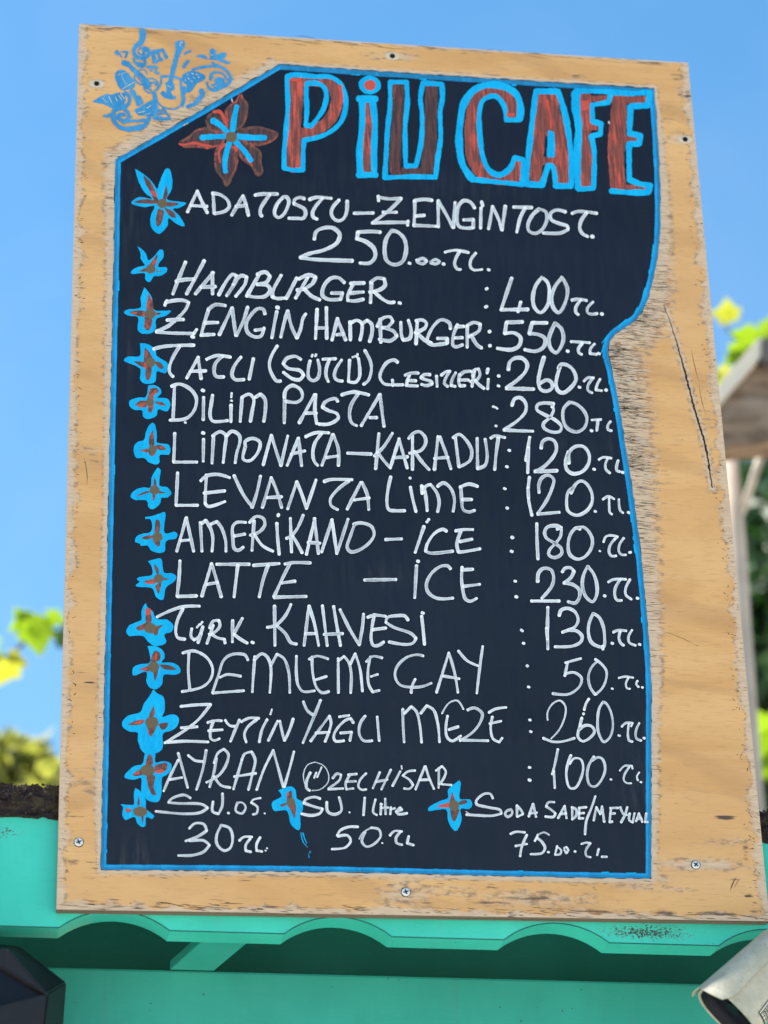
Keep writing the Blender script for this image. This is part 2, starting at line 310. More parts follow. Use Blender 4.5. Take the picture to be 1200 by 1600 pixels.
ROWS = [
 ('white hand lettering ADA TOSTU - ZENGIN TOST', [
  ('C', 5.4, "46,180 100,65;100,65 122,118 155,185;65,145 153,150;187,78 190,130 193,188;183,78 225,85 268,118 276,150 255,175 195,190;290,198 352,92;352,92 365,130 382,200;312,150 372,145;418,88 455,82 542,82;500,85 470,125 448,165 448,195 456,203;575,98 545,130 527,170 528,198 548,212 575,195 597,155 605,120 592,98 575,98;690,108 665,100 635,115 632,135 655,145 690,165 697,190 685,215 650,216 605,215;718,112 755,100 838,106;790,106 752,150 735,185 740,210 760,220;882,115 850,150 838,185 850,215 880,230 908,215 924,175 926,120;965,188 1070,186"),
  ('D', 5.4, "-30,88 -28,112;-30,93 20,102 90,100;88,102 35,155 -61,228;-61,228 30,225 125,225;125,218 123,240;-5,172 65,172;160,112 160,170 156,238;158,112 210,105 250,110;165,192 210,188;154,240 270,245;283,248 282,112;282,112 325,185 360,252;362,252 370,122;472,150 450,120 415,112 388,140 380,200 390,245 430,255 465,252;465,252 465,210;465,210 415,212;505,150 503,255;508,118 514,138;545,258 565,142;565,142 595,205 612,262;615,265 632,140;675,145 770,148;735,150 710,200 692,275;808,155 775,185 750,235 755,270 790,282 825,260 848,210 842,170 808,155;945,170 900,160 868,178 870,210 910,230 955,245 958,262 920,280 830,280;980,178 1010,168 1108,178;1055,175 1025,220 1020,260 1035,285 1060,298;1085,299")]),
 ('white hand lettering 250 TL', [
  ('C', 6.2, "745,330 755,290 800,268 850,270 885,305 870,350 800,390 720,410 668,432;668,432 740,442 955,450;1108,292 1060,288 985,292;985,292 980,330;980,328 1030,345 1075,385 1080,430 1050,462 998,462"),
  ('D', 6.2, "40,268 12,310 3,370 15,425 55,445 95,430 115,370 105,310 70,275 40,268"),
  ('D', 4.6, "133,438;175,425 200,412 222,425 205,440 175,432 170,420;243,432 265,418 290,430 268,442 243,434;310,442;318,380 370,370 440,382;395,375 375,410 368,445 385,470 398,470;478,385 452,420 450,455 465,472 510,470;545,472")]),
 ('white hand lettering HAMBURGER 400 TL', [
  ('E', 5.8, "475,690 430,800 390,905;602,680 545,790 482,905;412,820 470,808 530,806"),
  ('C', 5.8, "90,632 188,515;183,515 184,632;120,595 200,592;218,638 262,560 295,525 318,535 308,570 262,642;298,580 340,532 372,540 362,580 312,645;372,645 445,520;430,525 475,512 500,535 480,570 430,580;430,580 485,585 502,610 475,645 415,650 375,642;562,530 515,620 515,650 540,658 585,655;648,545 590,658;642,655 710,540;660,550 715,528 752,540 735,575 690,605;650,612 690,605;690,605 730,645 775,665;910,570 880,545 840,545 800,585 790,640 820,662 890,662;890,662 900,628;900,628 840,628;965,570 930,640 930,668 965,672 1015,662;945,575 1020,572;945,628 1015,622;1060,570 1055,680;1055,570 1090,545 1130,550 1135,585 1105,610 1050,622;1075,620 1120,660 1160,680 1185,678"),
  ('D', 5, "82,645;532,572 538,569;528,666 536,662"),
  ('D', 5.8, "665,515 610,680;610,680 750,678;712,640 698,690;822,512 790,555 775,620 785,670 815,695 850,660 862,590 850,535 822,512;928,512 890,560 872,620 882,670 910,695 945,640 955,570 928,512"),
  ('D', 4.8, "978,630 1010,625 1055,632;1025,630 1000,665 1000,695 1012,705;1088,640 1060,670 1060,695 1080,703 1110,700;1135,702")]),
 ('white hand lettering ZENGIN HAMBURGER 550 TL', [
  ('F', 5.6, "75,72 90,42;80,55 130,42 200,40 235,55 215,100 160,160 100,210 18,250;18,250 100,258 270,262;270,262 288,235;90,172 200,168;262,284;370,95 340,190 318,275;365,105 410,70 480,75;345,190 430,188;318,272 405,268;440,270 525,90;525,90 550,275;555,275 600,180 630,85;745,130 735,100 700,95 650,140 620,200 630,255 680,285 720,278 740,225;740,232 680,240;825,115 808,200 792,290;830,88;852,285 885,150 900,110;897,110 925,220 960,292;960,292 985,230 1000,160 1018,132"),
  ('G', 5.6, "62,12 52,195;120,2 122,195;55,130 125,130;155,205 190,70;188,70 240,205;185,172 225,168;268,90 270,205;270,100 310,82 340,100 342,150 330,205;340,105 375,82 402,105 405,160 390,215;455,75 460,220;438,120 470,70 520,62 535,90 500,125 470,128;480,128 540,150 560,180 520,210 450,200;585,95 590,180 600,205 640,195 650,150 632,82;688,90 680,230;680,85 720,80 745,100 735,130 675,160;690,165 740,210 775,222;895,135 890,100 840,78 800,105 760,170 750,215 780,235 830,232 875,225;875,225 875,195;875,195 815,195;940,110 915,170 912,240 930,248 970,235;930,122 980,120;925,192 970,190;1000,120 1000,250;1000,115 1040,95 1080,105 1075,145 1010,185;1025,175 1060,235 1090,255;1137,153 1143,151;1139,241 1145,240"),
  ('H', 6, "305,92 205,95;205,95 195,165;195,165 250,160 293,190 285,240 240,265 150,257;458,98 365,98;365,98 348,165;348,165 400,170 445,195 440,245 390,275 320,265;508,100 485,150 470,200 480,255 515,285 545,250 562,190 545,130 508,100"),
  ('H', 4.8, "588,275;610,215 725,222;680,225 655,260 658,285 675,295;755,230 730,260 728,290 768,295;783,290")]),
 ('white hand lettering TATLI SUTLU CESITLERI 260 TL', [
  ('F', 5.4, "0,365 60,350 150,342 270,340;175,345 130,420 105,490 110,530 130,550;222,560 300,420;298,420 318,565;245,515 350,512;355,435 420,410 515,420;460,415 415,460 405,520 420,550 470,552;585,420 540,480 525,540 545,570 605,570;668,430 640,568;828,345 790,410 775,470 790,530 825,580 850,580;985,435 950,415 890,430 868,465 900,495 980,510 1005,540 980,570 930,565 870,522;1048,445 1035,510 1040,560 1070,578 1100,560 1112,500 1100,440"),
  ('F', 4, "1064,405 1060,416;1088,402 1083,414"),
  ('G', 5, "98,325 178,322;140,325 120,380 118,430 132,465;215,330 180,385 170,430 185,455 220,462;265,330 258,465;258,465 300,470 325,440 328,380 320,320;360,270 395,340 400,400 380,460 352,482;565,345 545,330 500,345 465,395 455,440 480,478 540,485 600,485;533,455 535,490;640,425 626,455 622,490;612,425 650,412 695,412;630,458 680,460;620,490 690,492;768,422 730,422 710,440 730,450 775,465 780,480 745,490 715,482;808,430 812,495;838,425 870,402 892,400;890,402 865,445 858,478 878,495;928,410 905,455 900,490 925,495;950,430 980,405 1022,400;952,420 946,465 955,492 985,490;950,455 1008,455;1045,400 1030,495;1035,430 1040,395 1070,385 1080,420 1060,455 1020,465;1050,460 1080,490 1105,508;1132,450 1128,510;1130,385 1124,412"),
  ('G', 3.6, "283,313 300,306;315,293 310,312"),
  ('H', 6, "218,390 225,345 260,318 305,320 335,355 325,400 280,450 205,505;205,507 375,512;440,312 415,400 405,470 420,515 460,525 490,505 490,475 460,455 415,475;540,375 520,440 515,490 530,525 560,535 610,500 640,450 620,390 580,360 545,358 530,382"),
  ('H', 4.4, "157,430;156,492;662,500;690,462 715,440 750,442;745,442 715,490 715,520 740,535;790,450 770,490 765,518 800,522;828,518")]),
 ('white hand lettering DILIM PASTA 280 TL', [
  ('F', 5.4, "140,610 130,840;120,615 170,600 240,630 285,690 275,770 220,830 110,842;335,690 332,840;330,643;395,675 385,740 378,810 395,848 495,845;518,740 518,852;592,690 580,850;590,690 640,668 670,700 660,780 648,850;680,690 715,668 745,700 748,780 738,850;878,660 875,860;875,690 885,640 930,610 985,640 995,690 960,722 885,715;975,860 1080,670;1085,670 1080,780 1092,865;1020,795 1090,795"),
  ('F', 3.4, "522,712;523,660 520,690;212,858"),
  ('G', 5.4, "190,588 178,572 150,575 110,595 95,625 130,645 185,665 195,690 170,715 125,732 72,730;215,548 290,530 385,548;320,540 275,610 265,680 280,725 308,740;338,740 455,545;455,545 465,630 480,745;392,690 435,690"),
  ('H', 3.6, "124,622;138,626 148,634;140,742"),
  ('H', 5.2, "240,615 255,575 290,565 325,600 325,650 280,705 190,765;190,767 270,772 370,775;490,625 500,605 450,598 400,610 395,640 440,670 510,705 548,745 540,775 490,780 440,755 435,730 480,685 500,640 490,610;600,595 565,630 558,690 580,750 640,780 690,755 708,700 690,650 640,605 595,593"),
  ('H', 4.4, "737,772;740,705 795,702;778,705 770,770;855,715 838,740 840,765 862,772")]),
 ('white hand lettering LIMONATA - KARADUT 120 TL', [
  ('I', 5.2, "132,148 130,230 125,325;125,328 270,328;312,185 310,322;310,146;375,160 365,335;368,165 415,138 450,160 445,240 435,330;455,165 490,135 535,160 540,200 520,270 510,332;575,235 572,200 620,180 665,205 650,270 600,320 560,310 572,235;685,345 735,160;735,160 795,350;795,350 838,165;835,348 905,178;905,178 925,350;860,278 945,258;950,170 1010,145 1095,145;1050,150 1010,205 995,270 1005,325 1025,348;1052,348 1120,155;1122,155 1155,250 1155,350;1080,300 1150,290"),
  ('J', 5.2, "172,272 320,278;368,150 348,370;452,148 400,230 340,290;360,268 400,320 440,365;440,362 495,182;493,182 545,365;465,300 548,295;578,160 578,375;555,180 580,150 620,138 655,170 660,210 630,255 560,272;590,262 640,330 682,375;715,375 738,168;748,170 790,280 818,370;715,305 800,298;845,170 868,358;832,175 870,155 920,200 948,260 935,320 870,358;982,180 985,370;985,368 1030,350 1045,300 1032,185;1068,178 1090,165 1155,175;1115,175 1100,280 1092,375"),
  ('J', 4.4, "1183,255;1168,357"),
  ('K', 5.6, "312,108 286,275;302,180 298,362;395,185 405,140 445,118 490,135 505,190 480,250 400,330 350,352;350,355 510,348;595,295 595,220 640,175 700,175 740,230 735,300 690,355 625,370 580,340 572,280 590,212"),
  ('K', 4.4, "777,338;812,268 840,252 900,258;875,260 858,300 862,340 890,365;950,275 940,310 940,345 960,355;982,360")]),
 ('white hand lettering LEVANTA LIME 120 TL', [
  ('I', 5.2, "150,395 145,500 140,595;140,598 275,598;330,408 325,500 322,590;295,445 330,415 400,405 475,425;315,522 445,508;322,585 340,605 445,575;503,412 560,530 610,600;615,612 645,520 668,415;680,612 735,425;735,425 770,510 800,612;710,550 800,545;838,620 895,450;895,450 930,540 955,618;955,618 1015,440"),
  ('J', 5.2, "25,450 60,438 200,438;180,445 110,500 65,560 70,600 110,625;170,622 255,455;262,455 295,530 305,625;215,565 308,552;442,420 425,500 418,580 430,625 470,632 530,632;565,485 580,560 600,638;635,475 638,525;640,480 655,510 670,632;645,520 660,480 690,468 730,520 745,580 735,638;735,480 770,458 815,490 840,560 832,635;880,480 885,560 895,625 930,640 965,630;875,485 930,465 985,480;890,562 948,562"),
  ('J', 3.6, "563,428"),
  ('K', 4.4, "133,478;150,618"),
  ('K', 5.2, "310,395 300,500 308,580 328,670;300,470 304,545;380,505 378,450 400,400 445,380 485,410 475,470 430,570 370,655;370,662 525,648;610,510 640,450 680,422 720,440 760,510 760,580 720,640 650,670 590,640 578,580 590,500 630,468"),
  ('K', 4.0, "785,642;840,555 880,533 920,552;885,540 885,600 890,650 905,662;955,555 958,610 968,640 985,652;1025,650")]),
 ('white hand lettering AMERIKANO - ICE 180 TL', [
  ('I', 5.2, "145,885 205,675;205,675 250,885;172,820 218,815;292,705 302,885;300,712 325,692 355,740 370,800 365,885;360,715 395,700 425,740 450,820 452,885;575,705 520,705 495,730 495,800 505,870 530,880 560,860;505,790 570,778;628,695 615,880;600,705 640,668 685,680 695,720 660,765 605,785;630,780 680,850 745,885;770,710 775,800 785,905;778,664 781,655;855,680 862,890;935,660 900,740 860,790 830,805;870,790 905,850 928,895;955,905 1008,680;1005,680 1030,900;965,830 1040,835"),
  ('J', 5.2, "10,890 75,688;75,688 105,900;105,900 175,685;215,720 190,790 170,860 190,888 240,880 310,830 338,780 320,730 250,708 210,718;410,812 510,808;650,730 595,892;680,686 668,702;790,760 770,748 720,770 670,840 660,885 690,897 830,885;880,760 855,840 865,890 900,888 1000,870;848,758 900,750 955,750;875,825 950,810"),
  ('K', 4.8, "187,830;182,930"),
  ('K', 5.2, "363,730 365,850 372,985;510,770 540,760 500,745 440,755 420,790 430,830 490,870 540,910 540,950 490,975 450,955 455,920 500,870 535,820 540,770;675,770 650,760 610,800 590,870 600,950 650,985 700,975 750,920 765,850 740,790 700,755 660,758"),
  ('K', 4.2, "845,862 860,825 900,815 945,825 920,850;925,840 890,890 885,940 905,965 935,962;990,835 960,880 955,930 975,955 1005,955;1030,938 1042,936"),
  ('K', 3, "818,928")]),
 ('white hand lettering LATTE - ICE 230 TL', [
  ('L', 5.4, "190,75 185,180 170,330;172,332 310,328;348,330 418,95;418,95 450,200 488,335;385,245 460,232;455,100 690,100;607,105 580,335;720,108 905,95;825,108 790,210 762,335;985,90 930,200 868,335;948,98 1000,88 1130,90;925,235 1020,222;868,338 1100,332"),
  ('M', 5.2, "358,185 555,182;683,95 672,295;895,115 880,98 840,98 780,140 745,210 755,260 800,295 850,303 910,298;968,105 965,180 975,260 990,305 1020,318 1058,300;965,122 1035,118;975,225 1078,212"),
  ('M', 4.8, "693,68"),
  ('N', 4.8, "204,221 212,223;216,335"),
  ('N', 5.4, "370,225 375,165 410,130 465,140 485,195 470,260 400,345;325,365 525,365;548,155 565,130 605,125 632,150 610,195 560,235;560,235 620,245 670,285 670,340 640,380 590,370;730,115 700,180 692,250 715,330 765,370 795,320 795,240 770,165 730,115"),
  ('N', 4.4, "853,328;880,228 915,210 1005,208;965,212 930,270 928,335 945,360 975,360;1035,210 1005,270 1005,320 1045,352;1090,345")]),
 ('white hand lettering TURK KAHVESI 130 TL', [
  ('L', 5, "25,480 120,435 220,405 330,402;212,420 170,510 160,590 175,630 225,640;275,565 270,620 290,645 325,625 355,550;345,600 320,665;430,540 385,670;405,560 430,510 470,505 478,545 440,590 400,605;420,605 460,630 510,640;510,640 515,668;570,505 568,660;640,490 580,600;580,605 625,640 675,668;714,664;872,400 875,685;990,390 950,470 880,540 820,555;890,545 950,600 990,665 1030,675;1085,685 1120,400;1120,400 1160,530 1190,685;1095,600 1165,600"),
  ('L', 3.4, "312,556 332,532;338,535 352,515"),
  ('M', 5, "95,345 110,470 125,595;165,350 185,470 208,595;105,525 222,520;205,370 270,500 325,590;325,590 345,480 352,398;420,400 405,480 400,560 415,595 450,592 478,572;378,418 420,405 490,412;410,495 492,485;630,435 610,410 560,408 500,420 492,450 540,480 650,520 680,550 660,580 610,588 512,572;715,410 725,500 733,588;722,391"),
  ('N', 4.2, "250,573 262,582;268,670"),
  ('N', 5.2, "443,410 440,560 443,710;434,560 440,640;525,470 540,430 590,418 640,445 662,500 640,550 590,575 548,590;590,575 650,580 690,620 680,660 620,690 495,695;770,455 742,520 735,590 755,660 800,690 845,695 852,620 840,540 810,480 770,455;840,690 840,712"),
  ('N', 4.2, "908,670;915,590 950,575 1008,580;965,585 955,630 970,670 990,685;1050,575 1025,620 1030,665 1075,685;1105,678")]),
 ('white hand lettering DEMLEME CAY 50 TL', [
  ('L', 4.4, "255,735 250,870 262,1010;210,740 290,725 380,770 425,850 410,930 350,985 205,1018;680,790 660,755 600,745 540,760 500,800 470,890 425,1025;480,915 530,895 628,908;425,1028 650,1012;730,765 720,890 712,1020;725,790 780,745 820,770 845,840 838,1025;845,830 890,748 940,780 975,880 982,1025;1030,762 1030,900 1045,980 1080,1018 1160,1012"),
  ('M', 4.3, "30,665 35,770 60,860 95,890 135,882;12,680 60,660 130,678;55,808 120,788;193,675 195,890;195,690 230,662 260,700 275,770 272,890;270,710 300,645 330,740 345,880;395,665 380,750 385,840 410,885 450,875;370,695 410,662 468,672;400,788 440,775;725,660 690,652 620,670 560,730 550,790 580,840 650,855 720,850 775,830;675,805 655,850 650,890;808,888 885,640;885,640 920,760 942,888;850,785 950,802;945,628 1000,690 1070,722;1097,600 1080,720 1060,892"),
  ('N', 4, "295,833;305,985"),
  ('N', 4.2, "680,780 570,810;585,810 565,905;570,890 630,880 685,920 675,975 620,1025 570,1040 478,1032;785,785 830,820 865,870 860,940 830,1000 785,1040;785,1040 750,990 735,910 760,840 800,800"),
  ('N', 3.4, "908,997;955,920 1000,910 1058,918;1025,918 1005,960 1015,995 1035,998;1090,940 1080,965 1098,985;1125,988")]),
 ('white hand lettering ZEYTINYAGLI MEZE 260 TL', [
  ('O', 4.5, "182,102 280,92 382,88;382,88 300,190 190,275 75,345;185,245 292,238;75,345 200,335 365,340;400,200 380,270 385,320 410,330 440,318;362,210 400,198 455,198;368,265 460,258;480,195 510,230 555,235;575,192 550,250 515,335;588,205 640,180 705,182;690,190 630,240 608,290 620,340;760,190 725,260 708,340;830,200 768,330;845,200 860,270 875,330;878,330 910,260 935,185;1003,70 1030,130 1070,160;1118,60 1070,180 1000,345"),
  ('O', 3, "792,122 782,155"),
  ('P', 4.4, "20,292 130,145;130,145 140,190 105,295;50,245 130,240;270,185 255,160 225,170 175,220 155,265 165,292 215,290;195,245 260,240;260,240 250,290;188,150 245,142;340,145 310,190 305,250 330,290 380,290;410,150 422,290;560,105 562,200 568,298;570,130 610,90 640,120 660,200 670,300;665,130 700,85 740,110 765,190 775,298;822,145 812,220 820,270 850,292 900,262;830,225 885,208;940,110 980,98 1025,130 1015,180 970,240 895,290;895,285 960,288 1060,290;1085,150 1075,220 1090,280 1125,298 1142,275;1065,125 1100,105 1165,95;1070,190 1135,175"),
  ('P', 2.8, "790,130 830,70 880,55 915,105"),
  ('Q', 4, "230,216;237,303"),
  ('Q', 2.8, "363,215 362,160 400,95 455,70 495,110 495,180 450,290 390,355"),
  ('Q', 4, "330,352 400,378 470,378 565,352;780,80 750,130 738,220 745,310 785,380 830,345 852,260 835,150 800,90 780,80"),
  ('Q', 4.6, "672,58 650,95 638,140;620,200 608,250;632,172 634,168;606,260 590,340 625,375 680,350 715,300 690,262 640,258 600,290"),
  ('Q', 3.8, "900,333;920,265 950,238 1000,240 990,262;972,245 965,320 975,370 998,378;1050,240 1025,300 1030,355 1065,370;1087,352")]),
 ('white hand lettering AYRAN OZEL HISAR 100 TL', [
  ('O', 4.2, "165,415 200,540 228,645;165,460 110,570 68,668;110,592 190,578;232,430 280,465 335,470;352,395 330,520 288,658;420,450 405,540 375,640;405,480 430,415 470,388 500,420 490,480 440,560 355,610;405,570 450,630 512,645;535,655 600,430;590,460 610,420 655,405 680,460 660,560 635,660;540,572 685,550;690,660 740,520 800,400;800,395 830,500 868,640;875,640 910,520 940,405;1050,545 1025,600 1025,650 1045,665"),
  ('O', 1.5, "1080,475 1030,495 1003,560 1012,620;1060,665 1110,660 1165,615 1172,560 1140,500 1080,475"),
  ('O', 3, "1090,545 1075,580;1125,510 1095,575"),
  ('P', 3.8, "150,510 175,482 198,490 190,520 125,570;125,575 210,570;250,490 225,540 230,575 270,570;240,490 290,485;235,530 285,528;345,482 310,520 300,560 320,578 345,575;425,475 385,568;490,460 435,575;405,530 470,518;545,470 500,555;632,465 590,470 560,495 600,520 620,550 600,572 568,570;635,575 690,440;692,440 715,510 742,572;660,520 720,518;772,450 770,565;755,465 790,440 812,470 800,510 775,545;790,545 845,550"),
  ('P', 2.6, "552,438 555,455"),
  ('Q', 4.8, "224,571 232,573;228,667"),
  ('Q', 4, "440,435 415,560 397,622;410,600 417,725;538,480 510,560 505,650 530,725 570,725 610,660 630,570 610,510 560,505 530,545;710,490 670,560 660,640 680,705 720,715 770,660 795,580 775,510 740,495 700,520"),
  ('Q', 3.2, "838,662;905,595 940,560 995,560 1000,580;975,570 940,625 935,670 960,690 990,690;1050,610 1032,640 1040,668;1063,682")]),
 ('white hand lettering SU 05 and below it 30 TL', [
  ('R', 4, "485,95 450,78 380,100 365,120 420,125 550,130 580,150 540,175 450,182 295,168;610,115 608,170 640,182 660,140 662,70"),
  ('R', 3.4, "695,178;745,120 735,165 770,180 790,145 770,120 745,122;872,95 830,105 820,120 855,145 850,180 830,185"),
  ('R', 2.4, "895,180;900,385;908,372"),
  ('R', 4.2, "480,262 510,235 560,240 575,275 530,305 460,332;480,330 560,330 590,355 560,390 500,410 420,412;655,245 630,300 632,350 670,385 705,370 718,310 700,260 655,245"),
  ('R', 4, "755,330 780,310 825,310;815,320 790,355 790,385 818,392;870,312 850,350 850,385 880,390")]),
 ('white hand lettering SU 1 litre and below it 50 TL', [
  ('S', 4.4, "300,180 270,170 215,185 205,205 260,225 315,240 300,265 250,278 192,268;340,200 345,255 385,272 425,250 412,172;562,175 555,275"),
  ('S', 3.8, "625,185 612,260 632,275;658,225 655,272;659,212;682,180 685,270;660,235 700,232;715,230 712,270;716,242 738,236;750,255 780,245 770,232 745,255 760,270 810,265"),
  ('S', 2.4, "473,260;665,440"),
  ('S', 4, "522,345 470,345 420,365 400,395;405,400 460,395 480,425 450,465 370,475;565,375 545,430 570,460 610,450 655,400 645,360 600,350;710,395 735,370 780,372;770,375 745,410 750,440 780,450;820,400 810,440 848,452"),
  ('S', 2.4, "600,350 550,380 530,415")]),
 ('white hand lettering SODA SADE / MEYVALI and below it 75 TL', [
  ('c', 4, "165,92 150,64 105,66 58,110 60,130 130,150 215,170 220,192 160,205 60,202 -5,198"),
  ('c', 3.8, "285,165 255,175 245,195 260,212 285,200 292,178 280,165;322,138 322,210;322,140 352,175 360,195 325,212;398,210 425,128;425,128 445,212;405,190 450,185;562,118 525,118 510,145 540,165 570,190 560,212 505,210;588,220 630,142;630,142 642,220;600,195 640,190;680,152 678,228;676,150 705,165 705,205 680,228;725,155 722,222;722,155 770,150;725,190 755,187;722,222 750,222;828,80 805,150 770,240 762,325;818,235 835,150;835,150 860,195;860,195 872,145;872,145 886,245;930,155 920,245;925,155 975,155;925,192 955,190;920,246 938,243;990,150 1010,195 1032,200;1035,150 1020,200 995,248;1050,190 1048,235 1070,248 1082,190;1092,240 1110,190;1110,190 1132,245;1098,225 1128,225;1158,190 1150,245;1150,246 1166,246"),
  ('T', 4, "435,325 460,315 505,318;515,330 490,390 482,435;460,385 515,375;570,330 555,360;565,345 590,365 605,395 590,420 535,425"),
  ('T', 2.6, "570,330 600,318 625,330"),
  ('T', 3.4, "622,415;665,385 655,425;665,390 685,405 680,425 655,428;700,395 710,390 720,405 710,420 700,405;753,412;785,375 810,368 830,372;825,375 805,410 810,435 830,440;870,400 862,430;885,438 910,438")]),
]

# title letters: (label, blue rings (crop, width, strokes, closed fill?), fills)
TITLE = [
 ('big red brown letter P outlined in cyan', [('A', 7.6, "100,140 140,130 180,132 260,140 340,142 395,180 422,250 420,330 390,400 320,455 250,480 195,490;195,490 190,560 188,655;188,655 130,655 85,645;85,645 85,560 95,440 105,300 102,200 100,140;208,180 206,240 210,320 204,405;204,408 235,412;208,178 270,178 305,200 318,245 300,320 265,375 235,412")],
  [('A', 21, "150,160 150,300 142,450 138,640"), ('A', 18, "150,165 260,162 335,185 372,245 365,320 320,395 250,435 175,455")], 'R'),
 ('big red brown letter i with round dot outlined in cyan', [('A', 10, "515,270 515,400 500,560 505,680;570,265 585,400 580,540 582,680;495,262 590,264;495,682 590,682"), ('A', 10, "557,155 590,165 605,190 590,215 557,218 520,210 510,185 525,162 557,155")],
  [('A', 15, "541,285 543,450 541,660"), ('A', 17, "550,186 564,188")], 'R'),
 ('big dark brown letter U outlined in cyan', [('A', 7.6, "668,170 760,170;760,170 764,280 752,420 755,630;755,632 812,632;812,630 840,500 845,350 836,260 850,175;850,175 955,182;955,182 957,260 945,330 947,480 930,600 920,695;920,695 780,692 640,698;640,698 645,600 655,430 668,300 668,170")],
  [('A', 19, "715,185 712,350 700,480 695,650"), ('A', 21, "900,190 893,350 890,440 885,560 870,660"), ('A', 12, "690,664 780,664 875,662")], 'B'),
 ('big red brown letter C outlined in cyan', [('B', 11, "335,318 340,270 322,205 260,165 190,158 125,180 75,245 58,330 52,420 68,530 110,595"), ('B', 8, "110,600 180,608 260,616 350,625;350,625 352,512;352,508 312,500;312,500 290,550 240,580 195,560 165,500 150,400 147,290 165,230 220,210 262,255 272,320;272,322 335,322")],
  [('B', 20, "298,300 285,225 230,188 160,200 120,260 108,400 125,520 170,580 250,598 320,580 330,530")], 'B2'),
 ('big red brown letter A outlined in cyan', [('B', 9, "415,188 515,188;515,188 545,280 570,420 578,520 578,630;578,632 505,632;505,632 490,540 470,535;470,535 440,630;440,628 362,622;362,622 378,480 395,330 412,188"), ('B', 7, "478,380 474,490;488,385 492,490")],
  [('B', 20, "450,210 425,400 412,610"), ('B', 23, "475,210 520,400 548,615"), ('B', 14, "430,515 525,512"), ('B', 22, "470,210 470,370")], 'R'),
 ('big red brown letter F outlined in cyan', [('B', 8, "600,185 765,190;765,192 752,240;752,240 675,252;675,252 678,330;678,330 718,340;718,340 715,388;715,388 672,398;672,398 685,470 682,640;682,642 612,648"), ('B', 12, "600,195 600,270 612,350 605,500 610,640")],
  [('B', 18, "645,215 645,400 648,625"), ('B', 10, "630,222 745,222"), ('B', 11, "660,355 708,355")], 'B2'),
 ('big red brown letter E outlined in cyan at the right', [('B', 9, "775,192 860,198 945,192;945,192 938,252;938,254 858,258;856,258 850,385;850,385 902,395;902,395 895,435;893,435 848,435;848,435 850,600;850,602 900,622 945,628;948,628 938,662;938,662 850,662 765,655")],
  [('B', 26, "805,215 797,350 788,500 798,632"), ('B', 12, "820,226 925,230"), ('B', 13, "835,412 885,412"), ('B', 7, "795,634 930,640")], 'B2'),
]
